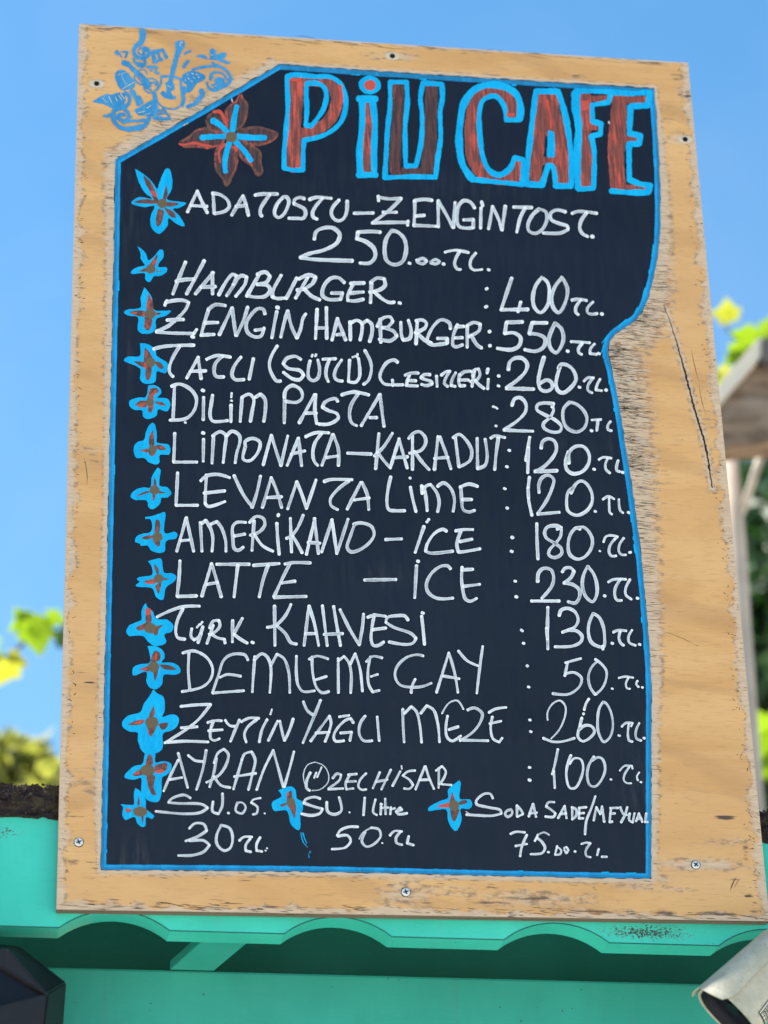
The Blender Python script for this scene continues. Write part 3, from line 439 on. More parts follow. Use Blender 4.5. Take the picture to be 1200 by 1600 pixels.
# flowers: label, crop, blue outline, brown petals, red dabs, centre (x, y, rx, ry)
FLOWERS = [
 ('six petalled cyan and brown flower beside the top menu line', 'E', "135,60 185,90 250,150 285,195 300,150 345,58 365,60 385,130 380,200 350,265 420,280 480,292 430,325 390,330 440,385 468,448 420,435 360,395 355,440 300,498 262,480 240,440 240,380 265,310 200,318 108,290 160,252 250,262 200,220 160,150", ["190,100 240,150 270,210 285,260 310,290 270,280 240,220 205,160", "345,165 355,220 340,270 320,280 330,220", "120,285 190,265 265,272 290,290 200,295", "330,280 430,295 400,312 340,310", "330,320 395,350 410,390 370,380", "290,330 325,340 310,430 285,450 275,410"], ["240,205 275,215 280,250 250,240"], (318, 293, 34, 32)),
 ('small cyan flower with one thin bent petal', 'W', "230,30 275,60 320,110 345,180 400,140 470,65 500,80 500,150 455,210 450,250 530,250 540,290 470,340 400,345 370,395 345,405 310,370 310,315 170,318 165,295 230,250 310,230 270,170 260,90", ["440,110 430,200 400,250 350,240 390,180", "240,295 330,255 370,270 330,295", "430,290 490,295 430,300"], ["400,180 430,185 415,220 375,230"], (370, 268, 50, 48)),
 ('cross shaped cyan flower with a square lower petal', 'W', "305,460 340,500 385,580 400,690 500,705 580,705 540,750 430,790 420,900 380,935 270,938 235,900 235,770 140,755 90,720 130,690 265,670 265,570", ["345,525 390,610 395,690 330,690 335,590", "145,715 300,705 310,765 200,745", "310,770 380,770 370,880 340,910 305,880", "420,720 480,730 420,750"], ["165,722 230,718 225,738 180,735"], (365, 735, 58, 52)),
 ('cyan flower with a round right petal beside TATLI', 'W', "255,1045 320,1045 420,1110 430,1170 540,1245 555,1300 520,1355 435,1335 420,1440 370,1465 290,1455 260,1420 260,1310 90,1220 120,1185 255,1175 260,1080", ["310,1085 360,1140 390,1200 390,1290 320,1290 300,1220", "190,1230 300,1240 310,1290 280,1290", "400,1240 460,1235 505,1300 470,1310 430,1270", "320,1290 375,1290 365,1400 345,1430 320,1410"], ["305,1240 320,1240 318,1310 305,1300"], (365, 1240, 50, 50)),
 ('rounded cyan flower beside DILIM PASTA', 'X', "345,15 400,10 470,50 480,100 440,140 540,150 575,205 540,285 445,265 430,330 330,365 290,340 280,275 200,270 150,230 150,175 250,140 315,140", ["365,45 430,40 450,80 400,120 400,190 345,190 350,90", "205,215 260,175 340,185 320,240 250,240", "410,180 490,190 530,225 450,215", "345,200 395,200 390,270 365,300 345,280"], ["410,60 440,70 420,105 400,95"], (360, 190, 42, 40)),
 ('three petalled cyan flower beside LIMONATA', 'X', "345,440 385,405 410,415 435,560 430,605 560,635 575,680 560,735 465,740 460,820 430,838 350,815 300,770 220,770 195,710 200,640 240,600 300,585 320,500", ["390,480 405,560 400,640 355,640 360,540", "260,690 330,675 360,700 330,715", "420,640 480,635 530,680 480,690 430,670", "365,650 430,650 410,740 380,750 350,720"], ["450,650 500,655 480,672"], (390, 680, 42, 42)),
 ('cyan flower with pointed top petal beside LEVANTA', 'X', "440,870 470,890 465,1060 540,1075 585,1140 540,1185 480,1185 470,1240 395,1305 350,1290 330,1215 200,1205 160,1170 200,1110 300,1075 360,1080 385,960", ["410,965 430,1060 400,1090", "215,1170 330,1115 370,1120 330,1140", "450,1115 530,1130 460,1140", "395,1140 420,1160 395,1220 385,1180"], [], (410, 1105, 50, 50)),
 ('cyan flower with flag shaped top petal beside AMERIKANO', 'Y', "340,55 400,50 510,15 565,0 565,240 680,225 710,255 690,300 580,330 560,450 480,465 400,430 370,380 290,385 280,360 225,340 240,280 320,245 400,230 420,150 395,80 345,80", ["460,90 500,90 495,240 455,240", "290,295 380,265 440,280 350,315", "430,320 510,340 500,395 460,370"], [], (480, 285, 58, 55)),
 ('ragged cyan star flower beside LATTE', 'Y', "370,560 480,530 520,530 560,690 640,695 695,730 680,780 575,865 550,990 520,1000 460,960 425,870 260,850 230,835 280,790 245,770 260,745 420,710 410,610", ["440,590 490,640 490,710 470,700", "320,795 440,760 460,810 400,815", "545,750 620,760 550,775", "455,840 520,800 490,930"], ["340,795 440,790 440,812 345,812"], (495, 755, 55, 50)),
 ('broad cyan flower with red top petal beside TURK KAHVESI', 'Y', "350,1035 360,1075 420,1120 470,1215 590,1225 660,1290 640,1360 560,1390 580,1480 540,1510 440,1520 370,1470 320,1410 150,1405 125,1360 160,1290 300,1220 295,1150 320,1070", ["350,1095 400,1100 410,1170 410,1250 355,1260 345,1160", "235,1320 280,1285 380,1260 330,1330 270,1350", "450,1300 540,1285 490,1340 480,1400 440,1390"], ["350,1095 400,1100 405,1160 350,1170"], (400, 1320, 68, 60)),
 ('cyan four petalled flower beside DEMLEME', 'Z', "270,50 350,55 405,100 410,150 385,185 480,190 530,220 545,265 500,290 405,290 390,370 340,410 280,390 260,340 260,265 150,295 150,230 200,205 290,185 285,110", ["330,85 375,110 370,170 300,180 310,120", "200,245 280,220 280,260", "370,205 450,210 510,245 400,240", "320,270 355,250 330,345"], ["335,110 345,110 342,165 335,165", "210,245 265,230 262,250"], (320, 225, 46, 46)),
 ('large solid cyan flower beside ZEYTINYAGLI', 'Z', "320,410 350,445 400,470 410,600 390,640 470,620 525,640 525,700 480,750 400,780 395,900 350,940 240,940 190,840 185,770 125,765 60,720 60,680 110,630 210,600 240,530 290,460", ["320,540 325,630 280,650", "105,705 180,670 240,665 230,695 150,710", "360,700 440,690 430,730 390,750", "260,710 340,710 295,805"], ["150,690 235,665 225,690 160,702"], (305, 688, 54, 50)),
 ('cyan flower with long red brown lower petal beside AYRAN', 'Z', "245,950 330,945 335,1020 400,1010 465,1030 465,1080 430,1125 395,1140 385,1280 360,1345 280,1340 220,1270 215,1150 150,1165 75,1140 120,1080 170,1045 225,1035", ["280,950 305,970 310,1040 255,1040", "140,1125 210,1080 240,1110 180,1135", "330,1045 430,1025 430,1080 340,1100", "260,1120 330,1130 320,1230 340,1290 310,1290 270,1200"], ["150,1120 205,1088 200,1118", "335,1090 400,1080 405,1100 340,1108"], (270, 1085, 62, 45)),
 ('smallest cyan flower in the lower left corner', 'Z', "165,1235 210,1260 255,1340 255,1400 325,1470 305,1490 260,1475 250,1550 225,1560 180,1520 165,1475 130,1480 90,1500 60,1460 65,1390 45,1370 120,1375 155,1370 155,1290", ["195,1300 205,1370 185,1380", "85,1400 140,1420 100,1440", "215,1465 235,1470 228,1530"], ["90,1402 130,1405 125,1425 95,1428"], (208, 1430, 60, 42)),
 ('cyan flower with long tail petal beside SU 1 litre', 'S', "55,130 130,108 155,125 165,180 195,195 198,250 185,265 185,350 175,365 130,330 105,250 30,250 20,200 55,180 75,165", ["105,150 130,130 140,180 160,220 150,295 130,250 110,215", "65,215 105,205 80,230"], [], (130, 202, 26, 26)),
 ('pointed cyan flower with red left petal beside SODA', 'S', "1115,72 1125,85 1120,180 1180,185 1192,215 1175,240 1125,240 1130,300 1100,368 1085,365 1050,310 1040,245 935,250 935,235 1000,195 1050,175 1050,130", ["1075,140 1090,200 1060,210", "1110,205 1150,185 1165,200 1120,215", "1060,250 1115,240 1085,315"], ["980,225 1060,205 1050,230"], (1085, 220, 30, 32)),
]
BIGFLOWER = dict(petals=["750,30 780,90 820,150 815,250 780,400 640,470 600,350 580,230 640,160 710,120", "70,590 180,520 250,450 400,420 500,450 580,500 560,600 430,645 280,630 100,630", "370,330 400,270 450,240 520,240 600,370 580,480 450,470 390,420", "720,440 850,415 1000,420 1165,490 1120,560 1000,610 850,610 740,560", "740,570 880,610 970,690 965,800 990,930 940,950 880,870 760,770 720,680", "580,590 500,640 460,750 480,900 560,1000 590,1075 640,1000 700,880 710,720 690,610"],
 rays="705,190 680,300 662,450;440,340 520,390 620,490;320,530 400,522 600,515;1015,530 880,530 700,515;860,780 800,690 690,570;580,900 575,780 625,580")
BORDER = [(179.7, 249), (308, 175), (435.6, 100), (610, 112), (800, 124), (1022.7, 137.5), (1029.5, 235), (1032, 310), (1031, 372), (1026, 410), (1020, 440), (1012, 468), (1003, 487), (993, 500), (977, 512), (962, 522), (953.7, 533), (950.5, 545), (951, 556), (956, 575), (967.7, 633.7), (977, 692), (988.7, 766.7), (1001, 860), (1009, 940), (1015, 1010), (1018, 1080), (1018, 1163), (1017.8, 1373.5), (800, 1369.5), (500, 1362.5), (157, 1359.5), (160, 1225), (166.7, 900), (173, 600), (177.5, 400)]
EMBLEM_R = [
 ('d', 9.5, "820,75 832,130 825,200 800,270"), ('d', 7.5, "800,270 735,310 690,380 700,450 760,500 840,510 900,480 930,420 900,375 840,365"), ('d', 3.6, "800,340 760,400 790,450 850,455"), ('d', 5, "840,370 850,440 830,500"),
 ('d', 3.4, "430,400 470,440 440,450 400,430 430,390;470,440 500,490;500,410 590,410;590,410 560,500"), ('d', 6, "985,420 1140,375;985,420 1020,560;1140,375 1200,500"), ('d', 4, "1070,420 1100,530"), ('d', 5.5, "1000,570 1050,560;1090,540 1130,530"),
 ('d', 9, "530,580 600,600"), ('d', 7, "600,600 700,700 800,770 870,850"), ('d', 12, "860,870 920,930"), ('d', 2.6, "880,840 980,825 1060,880 1070,950 1010,1030 930,1050 860,1000 850,920;720,740 700,830 760,900 840,930;730,740 800,860 870,880;780,690 860,690 900,750"), ('d', 4, "940,900 1020,890 1040,930;880,960 960,1010"),
 ('d', 5, "690,520 720,590 780,590 860,610;750,610 820,640 870,600 860,540"), ('d', 4, "900,650 970,640 960,710;970,640 1050,650 1030,730;1080,740 1050,750"), ('d', 2.2, "1180,780 1110,790 1120,900 1060,1010"), ('d', 7, "1010,1060 1030,1160"),
 ('d', 8, "660,1020 720,1120 760,1230"), ('d', 10, "760,1130 800,1200"), ('d', 6.5, "560,1050 620,1110 610,1220 540,1270 470,1290"),
 ('d', 8.5, "500,1280 400,1310 365,1400 400,1520 480,1590 600,1620"), ('d', 8.5, "600,1620 740,1600 860,1560 930,1440"), ('d', 6.5, "540,1300 600,1360 610,1430 560,1480 480,1470 440,1420 480,1390 540,1390"), ('d', 3.4, "220,1410 330,1400;300,1380 340,1440;280,1430 260,1410"), ('d', 3, "600,1430 660,1420"), ('d', 4.5, "520,1520 640,1490 760,1490 860,1470"),
 ('d', 5, "1000,1420 1100,1440 1200,1455"), ('d', 4, "1020,1390 1080,1340 1050,1280"),
 ('e', 9.5, "360,270 320,400 280,560 250,690"), ('e', 2.2, "310,160 450,165;312,190 450,195;315,225 440,225"), ('e', 7.5, "130,880 200,930 295,945"),
 ('e', 2.6, "50,970 80,1040 160,1090 250,1110 340,1100 400,1050"), ('e', 5.5, "410,1060 430,980 420,900 400,800 390,700"), ('e', 3.6, "220,640 110,650 105,740;300,650 400,680"), ('e', 4.6, "450,310 530,275"), ('e', 5.5, "435,510 460,460 500,420"),
 ('e', 4.2, "560,545 640,520 760,500 880,490"), ('e', 6, "880,490 980,510 1060,570 1110,660 1070,750 980,790 880,810"), ('e', 4.2, "850,640 820,690 840,600 920,580 1010,610 1050,680"), ('e', 5, "770,730 800,810 880,840 960,810"), ('e', 3.6, "840,770 900,750;850,440 880,470 930,470"),
 ('e', 8, "690,840 700,910 640,980"), ('e', 6.5, "640,990 590,1040 490,1075"), ('e', 4, "440,790 480,860 500,790;430,820 450,890"), ('e', 2.6, "0,1255 90,1270 245,1255;245,1255 140,1100;140,1100 60,1230;90,1180 170,1170;110,1130 60,1120"), ('e', 6, "0,1180 40,1100 20,980")]
EMBLEM_P = [('d', "400,740 440,700 520,690 580,720 640,790 710,900 690,970 600,1000 500,1010 460,960 400,830"), ('d', "45,1190 130,1130 260,1070 340,1080 430,1050 540,1060 560,1150 500,1290 380,1300 250,1240 120,1210"), ('d', "700,1310 800,1260 1030,1150 1050,1280 990,1410 860,1410 740,1390"), ('d', "500,560 540,540 620,570 650,620 600,650 540,620"),
 ('e', "320,130 440,130 430,240 390,280 330,270 315,200"), ('e', "165,745 240,690 300,760 300,830 250,850 270,940 190,930 185,800"), ('e', "420,620 500,570 640,575 750,640 740,680 620,750 590,800 500,880 470,760 410,700"), ('e', "600,350 680,325 760,345 770,385 680,370"), ('e', "810,260 850,235 890,265 890,370 820,370"), ('e', "890,370 930,310 1055,305 1030,370 1000,390 1110,440 1070,465 920,410 840,400 730,390"), ('e', "870,690 920,650 1020,680 1010,760 900,760")]
EMBLEM_L = [('d', 1.0, "440,770 590,725;500,770 530,850 580,920;500,1000 700,880;560,1110 590,1180;770,400 800,430;450,1090 500,1150;400,1110 430,1180;480,1060 540,1140;200,1130 260,1200;300,1110 350,1210;760,1360 860,1340;900,1290 960,1250;860,1400 940,1370"), ('e', 1.0, "380,205 390,150 420,150;480,610 500,625;550,590 575,610;610,605 640,620;490,660 510,680;570,650 600,670;640,645 660,660;450,690 470,700;540,705 560,720;820,320 850,340;200,770 250,800")]
# ------------------------------------------------------------------ menu board
BO = Vector((0, 0, BOARD_Z))
board = empty('menu_board', BO, 'large plywood menu board with white price list, standing on the turquoise roof edge', 'menu board')
def L(px, py, y):                    # photo measurement -> point on the board's face (board coordinates)
    p = at(px, py, y) - BO
    return (p.x, p.y, p.z)
def catmull(pts, step=2.2):
    if len(pts) == 2:
        n = max(2, int(math.dist(*pts) / step)); (x0, y0), (x1, y1) = pts
        return [(x0 + (x1 - x0) * i / n, y0 + (y1 - y0) * i / n) for i in range(n + 1)]
    P = [pts[0]] + list(pts) + [pts[-1]]; out = []
    for i in range(1, len(P) - 2):
        p0, p1, p2, p3 = P[i - 1:i + 3]
        n = max(2, int(math.dist(p1, p2) / step))
        def tj(t, a, b): return t + max(1e-4, math.dist(a, b)) ** 0.5
        t0 = 0; t1 = tj(t0, p0, p1) if p0 != p1 else 0.5; t2 = tj(t1, p1, p2); t3 = tj(t2, p2, p3) if p2 != p3 else t2 + 0.5
        for j in range(n):
            t = t1 + (t2 - t1) * j / n
            def lerp(a, b, ta, tb): u = (t - ta) / (tb - ta); return (a[0] + (b[0] - a[0]) * u, a[1] + (b[1] - a[1]) * u)
            a1 = lerp(p0, p1, t0, t1); a2 = lerp(p1, p2, t1, t2); a3 = lerp(p2, p3, t2, t3)
            b1 = lerp(a1, a2, t0, t2); b2 = lerp(a2, a3, t1, t3)
            out.append(lerp(b1, b2, t1, t2))
    out.append(pts[-1])
    return out
def split_corners(pts, lim=72):
    runs = [[pts[0]]]
    for i in range(1, len(pts) - 1):
        runs[-1].append(pts[i])
        a = math.atan2(pts[i][1] - pts[i - 1][1], pts[i][0] - pts[i - 1][0])
        b = math.atan2(pts[i + 1][1] - pts[i][1], pts[i + 1][0] - pts[i][0])
        d = abs((b - a + math.pi) % (2 * math.pi) - math.pi)
        if math.degrees(d) > lim: runs.append([pts[i]])
    runs[-1].append(pts[-1])
    return runs
class Paint:
    """collects brush strokes and filled shapes on the board's face as one mesh"""
    def __init__(s, y): s.v = []; s.f = []; s.c = []; s.m = []; s.y = y; s.k = 0
    def layer(s): s.k += 1; return s.y - 0.000015 * (s.k % 60)
    def stroke(s, pts, wd, mi=0, jit=0.10, ends=True):
        if len(pts) == 1:
            (x, y) = pts[0]; pts = [(x - .25 * wd, y - .1 * wd), (x + .25 * wd, y + .1 * wd)]
            wd *= 1.05
        if math.dist(pts[0], pts[-1]) < 0.5 * wd and len(pts) > 3: runs = [pts]
        else: runs = split_corners(pts)
        for run in runs: s._ribbon(catmull(run), wd, mi, jit)
    def _ribbon(s, p, wd, mi, jit):
        n = len(p); y = s.layer(); h = wd / 2
        ph = [rnd.uniform(0, 6.28) for _ in range(4)]; fr = [rnd.uniform(.05, .12), rnd.uniform(.15, .35), rnd.uniform(.5, .9)]
        d = 0; T = []
        for i in range(n):
            a = p[max(i - 1, 0)]; b = p[min(i + 1, n - 1)]
            l = math.dist(a, b) or 1; T.append(((b[0] - a[0]) / l, (b[1] - a[1]) / l))
        seq = []
        caps = [(math.cos(t), math.sin(t)) for t in [math.pi / 2 * q / 4 for q in range(4)]]
        tx, ty = T[0]
        for cx, sx in caps[:]: seq.append((p[0][0] - tx * h * cx * .85, p[0][1] - ty * h * cx * .85, T[0], sx, 1.0))
        L0 = sum(math.dist(p[i], p[i + 1]) for i in range(n - 1)); acc = 0
        for i in range(n):
            if i: acc += math.dist(p[i - 1], p[i])
            e = min(acc, L0 - acc)
            j = 1 + jit * (math.sin(acc * fr[0] + ph[0]) + .6 * math.sin(acc * fr[1] + ph[1]) + .35 * math.sin(acc * fr[2] + ph[2]))
            seq.append((p[i][0], p[i][1], T[i], j, max(0.0, 1 - e / (wd * .55))))
        tx, ty = T[-1]
        for cx, sx in caps[::-1]: seq.append((p[-1][0] + tx * h * cx * .85, p[-1][1] + ty * h * cx * .85, T[-1], sx, 1.0))
        base = len(s.v); cols = (-1, -.62, 0, .62, 1); cv = (1.0, .62, .46, .62, 1.0)
        sk = rnd.uniform(-.18, .18); dens = rnd.uniform(-.12, .14); pw_ = [rnd.uniform(0, 6.28), rnd.uniform(0, 6.28)]; fq = rnd.uniform(.04, .09); ii = 0
        flare = rnd.choice((0, 0, .12, .22))
        for (x, yy, (tx, ty), j, e) in seq:
            u_ = ii / max(1, len(seq) - 1); ii += 1; j *= 1 + flare * (.5 - u_) * (1 if mi == 0 else 0)
            vv = dens + .08 * math.sin(u_ * L0 * fq + pw_[0]) + .05 * math.sin(u_ * L0 * fq * 3.1 + pw_[1])
            for c, k in zip(cols, cv):
                s.v.append(L(x - ty * h * j * c, yy + tx * h * j * c, y))
                s.c.append(min(1, max(0, k + .5 * e + sk * c + vv)))
        for i in range(len(seq) - 1):
            for c in range(4):
                a = base + i * 5 + c
                s.f.append((a, a + 1, a + 6, a + 5)); s.m.append(mi)
    def fill(s, pts, mi=0, smooth=True, rough=0.0):
        y = s.layer()
        if smooth:
            q = catmull(list(pts) + [pts[0]], 3.0)[:-1]
        else: q = list(pts)
        if rough: q = [(x + rnd.uniform(-rough, rough), yy + rnd.uniform(-rough, rough)) for x, yy in q]
        tri = tessellate_polygon([[Vector((x, yy, 0)) for x, yy in q]])
        base = len(s.v)
        for x, yy in q: s.v.append(L(x, yy, y)); s.c.append(.8)
        for t in tri: s.f.append(tuple(base + i for i in t)); s.m.append(mi)
    def disc(s, cx, cy, rx, ry, mi=0):
        s.fill([(cx + rx * math.cos(t) * rnd.uniform(.93, 1.05), cy + ry * math.sin(t) * rnd.uniform(.93, 1.05)) for t in [k * math.pi / 9 for k in range(18)]], mi)
    def build(s, name, mats, label=None):
        # all faces towards the viewer (-y)
        V = np.array(s.v); F = []
        for f in s.f:
            a, b, c = V[f[0]], V[f[1]], V[f[2]]
            nn = np.cross(b - a, c - a)
            F.append(f if nn[1] <= 0 else f[::-1])
        o = mesh_obj(name, s.v, F, mats, board, s.m, attr={'cov': s.c})
        if label: o['label'] = label
        return o

# --- the plywood sheet: dense face carrying wear and stain values, sawn edges, splits in the veneer
border_l = np.array([(L(x, y, 0)[0], L(x, y, 0)[2]) for x, y in BORDER])
def dist_poly(P, poly):
    d = np.full(len(P), 1e9)
    for i in range(len(poly)):
        a, b = poly[i], poly[(i + 1) % len(poly)]; ab = b - a
        t = np.clip(((P - a) @ ab) / (ab @ ab), 0, 1)
        d = np.minimum(d, np.linalg.norm(P - (a + t[:, None] * ab), axis=1))
    return d
def inside(P, poly):
    c = np.zeros(len(P), bool)
    for i in range(len(poly)):
        a, b = poly[i], poly[i - 1]
        m = ((a[1] > P[:, 1]) != (b[1] > P[:, 1])) & (P[:, 0] < (b[0] - a[0]) * (P[:, 1] - a[1]) / (b[1] - a[1] + 1e-12) + a[0])
        c ^= m
    return c
def lv(px, py): p = L(px, py, 0); return np.array((p[0], p[2]))
def paint_width(P):                  # how far the varnish has gone beyond the black field, metres
    x, z = P[:, 0], P[:, 1]
    right = x > 0.5
    zr = [lv(1018, 1370)[1], lv(1018, 1100)[1], lv(1000, 850)[1], lv(970, 640)[1], lv(955, 560)[1], lv(1030, 380)[1], lv(1030, 150)[1]]
    wr = [0.009, 0.014, 0.028, 0.048, 0.050, 0.021, 0.006]
    zl = [lv(157, 1360)[1], lv(160, 1240)[1], lv(168, 800)[1], lv(175, 450)[1], lv(180, 255)[1], lv(300, 180)[1], lv(430, 100)[1]]
    wl = [0.005, 0.011, 0.008, 0.012, 0.017, 0.028, 0.014]
    wv = np.where(right, np.interp(z, zr, wr), np.interp(z, zl, wl))
    wv = np.where(z > lv(600, 115)[1] - 0.02 + (x - .5) * -.02, np.where(x > .33, 0.006, wv), wv)
    wv = np.where(z < lv(600, 1366)[1] + 0.002, 0.007, wv)
    return wv
NX, NZ = 330, 484
gx = np.linspace(0, BOARD_W, NX + 1); gz = np.linspace(0, BOARD_H, NZ + 1)
GX, GZ = np.meshgrid(gx, gz); P = np.stack([GX.ravel(), GZ.ravel()], 1)
nr = np.random.RandomState(5)
def smooth1(n, k, seed):
    r = np.random.RandomState(seed).rand(n + k * 4); ker = np.hanning(k * 2 + 1); ker /= ker.sum()
    return (np.convolve(r, ker, 'same')[k * 2:k * 2 + n] - .5)
dp = dist_poly(P, border_l); pw = paint_width(P)
wear = np.clip(1 - dp / (pw * 1.9), 0, 1)
for side, dd, wd in (('l', P[:, 0], 0.011), ('r', BOARD_W - P[:, 0], 0.012), ('b', P[:, 1], 0.009), ('t', BOARD_H - P[:, 1], 0.004)):
    wob = 1 + 2.4 * np.interp(P[:, 1] if side in 'lr' else P[:, 0], np.linspace(0, 1.6, 400), smooth1(400, 5, ord(side)))
    wear = np.maximum(wear, np.clip(1 - dd / (wd * 1.9 * wob), 0, 1))
crackz = np.clip(1.15 - dp / (pw * 1.15 + 1e-6), 0, 1) * np.clip((pw - 0.012) / 0.02, 0, 1)
stain = np.zeros(len(P))
def blot(px, py, rx, ry, s, wr=0.0):
    c = lv(px, py)
    q = np.exp(-(((P[:, 0] - c[0]) / (rx / 1000)) ** 2 + ((P[:, 1] - c[1]) / (ry / 1000)) ** 2))
    global stain, wear
    stain = np.maximum(stain, q * s)
    if wr: wear = np.maximum(wear, wr * np.exp(-(((P[:, 0] - c[0]) / (rx * 2.4 / 1000)) ** 2 + ((P[:, 1] - c[1]) / (ry * 2.2 / 1000)) ** 2)))
for a in [(160, 104, 24, 5, .62), (158, 114, 20, 3, .6), (170, 146, 34, 5, .55), (165, 44, 40, 2.5, .8), (151, 131, 10, 7, .5, .5), (613, 88, 26, 6, .55, .55), (590, 92, 10, 4, .7),
          (1070, 218, 22, 8, .5, .6), (1050, 207, 26, 4, .6), (1065, 238, 20, 4, .6), (1060, 120, 26, 14, .55), (1075, 150, 14, 24, .62), (1000, 138, 44, 3, .6), (890, 96, 34, 4, .55), (1030, 188, 20, 14, .0, .35),
          (900, 118, 16, 6, .5, .4), (128, 1052, 22, 5, .55), (140, 1066, 12, 3, .75), (140, 704, 34, 10, .55, .4), (150, 722, 20, 6, .5), (130, 450, 14, 3, .62), (161, 470, 10, 3, .6),
          (115, 1345, 22, 7, .6), (634, 1378, 20, 8, .62, .5), (634, 1398, 26, 12, .5, .55), (560, 1402, 24, 3, .6), (660, 1412, 60, 5, .6), (760, 1410, 60, 5, .62, .3), (700, 1392, 50, 6, .5, .45), (830, 1404, 70, 10, .58, .5), (880, 1420, 60, 5, .62),
          (500, 1398, 40, 4, .52), (505, 1417, 30, 3, .62), (420, 1417, 40, 3, .6), (230, 1416, 60, 3, .62), (300, 1418, 30, 3, .55), (565, 1375, 20, 3, .55), (940, 1424, 60, 4, .66), (1040, 1426, 50, 6, .6), (1115, 1428, 60, 5, .68), (1180, 1424, 20, 8, .66),
          (1135, 1277, 24, 5, .8), (1166, 1294, 14, 4, .68), (1150, 1315, 34, 6, .5, .4), (1148, 1376, 18, 10, .55), (1170, 1400, 14, 5, .68), (1087, 1351, 40, 6, .42, .7), (1022, 1388, 40, 4, .5, .5), (1020, 1372, 20, 5, .55, .6),
          (1060, 1160, 60, 4, .0, .0), (1100, 650, 26, 60, .35, .25), (1100, 610, 14, 50, .42), (1180, 1180, 6, 60, .5), (1165, 1330, 10, 40, .5),
          (135, 1225, 34, 14, .46, .35), (130, 1205, 26, 4, .5, .3), (120, 1276, 30, 4, .6)]:
    blot(*a)
lp = [(1037, 476), (1050, 512), (1062, 552), (1073, 592), (1087, 646), (1101, 692), (1113, 762)]
ll = np.array([lv(*q) for q in lp]); dl = np.full(len(P), 1e9)
for a, b in zip(ll[:-1], ll[1:]):
    ab = b - a; t = np.clip(((P - a) @ ab) / (ab @ ab), 0, 1); dl = np.minimum(dl, np.linalg.norm(P - (a + t[:, None] * ab), axis=1))
wear = np.maximum(wear, .62 * np.exp(-(dl / .012) ** 2))
verts = [(x, 0.0, z) for x, z in P]
faces = []
for j in range(NZ):
    b0 = j * (NX + 1)
    for i in range(NX): faces.append((b0 + i, b0 + i + 1, b0 + NX + 2 + i, b0 + NX + 1 + i))
midx = [0] * len(faces)
TH = 0.018
rim = [j * (NX + 1) for j in range(NZ + 1)] + [NZ * (NX + 1) + i for i in range(1, NX + 1)] + [j * (NX + 1) + NX for j in range(NZ - 1, -1, -1)] + [i for i in range(NX - 1, 0, -1)]
bk = len(verts)
for r_ in rim: x, _, z = verts[r_]; verts.append((x, TH, z))
for i in range(len(rim)):
    a, b = rim[i], rim[(i + 1) % len(rim)]; faces.append((a, bk + i, bk + (i + 1) % len(rim), b)); midx.append(1)
faces.append(tuple(range(bk, bk + len(rim)))); midx.append(0)
wl_, st_, cz_ = list(wear), list(stain), list(crackz)
def add_attr(n, wv=0, s=0): wl_.extend([wv] * n); st_.extend([s] * n); cz_.extend([0] * n)
add_attr(len(rim))
def sliver(cx, cz, ln, th, ang, mi=2):
    """a split in the veneer: thin dark lens lying on the face"""
    ca, sa = math.cos(ang), math.sin(ang); b = len(verts); y = -0.00012 - 0.000004 * (len(faces) % 20)
    bend = rnd.uniform(-.05, .05) * ln
    for u, v in ((-.5, 0), (-.25, .8), (.1, 1), (.5, 0), (.1, -1), (-.25, -.8)):
        vx = u * ln; vz = v * th * .5 + bend * (1 - 4 * u * u)
        verts.append((min(BOARD_W - .0005, max(.0005, cx + vx * ca - vz * sa)), y, cz + vx * sa + vz * ca))
    faces.append(tuple(range(b, b + 6))); midx.append(mi); add_attr(6)
ins = inside(P, border_l)
def spawn(n, prob, lo, hi, tlo, thi, mi=2, tilt=.06):
    lump = np.interp(P[:, 1] * 1.0 + .3 * P[:, 0], np.linspace(0, 2, 160), np.random.RandomState(n).rand(160)) ** 1.4 + .18
    pr = prob * lump * (~ins) * (dp > .0015); pr = pr / pr.sum()
    for q in nr.choice(len(P), n, p=pr):
        ln = rnd.uniform(lo, hi) * (0.5 + rnd.random())
        sliver(P[q, 0] + rnd.uniform(-.001, .001), P[q, 1] + rnd.uniform(-.0016, .0016), ln, rnd.uniform(tlo, thi), rnd.gauss(-.06, tilt), mi)
heavy = np.clip(1.25 - dp / (pw + 1e-6), 0, 1) * np.clip(pw - .0085, 0, 1)
spawn(1150, heavy ** 1.3, .006, .026, .0003, .0009)
spawn(420, heavy ** 1.3, .006, .018, .0004, .0009, 4)
edge_l = np.exp(-(P[:, 0] / .010) ** 2); edge_r = np.exp(-((BOARD_W - P[:, 0]) / .011) ** 2)
spawn(330, edge_l + 1.1 * edge_r, .002, .009, .0003, .0009, 2, .25)
rimz = np.exp(-((P[:, 0] - .014) / .005) ** 2) + 1.2 * np.exp(-((BOARD_W - P[:, 0] - .017) / .006) ** 2)
spawn(240, rimz, .002, .007, .0005, .0014, 2, .7)
spawn(150, np.exp(-((P[:, 1] - .007) / .006) ** 2), .006, .03, .0004, .0012, 2, .04)
spawn(70, np.exp(-((BOARD_H - P[:, 1] - .006) / .005) ** 2), .01, .05, .0004, .001, 2, .03)
spawn(40, np.exp(-(dp / .012) ** 2) * (P[:, 1] < .09), .006, .02, .0004, .001, 2, .04)
spawn(90, np.ones(len(P)), .002, .006, .0002, .0005, 2, .3)
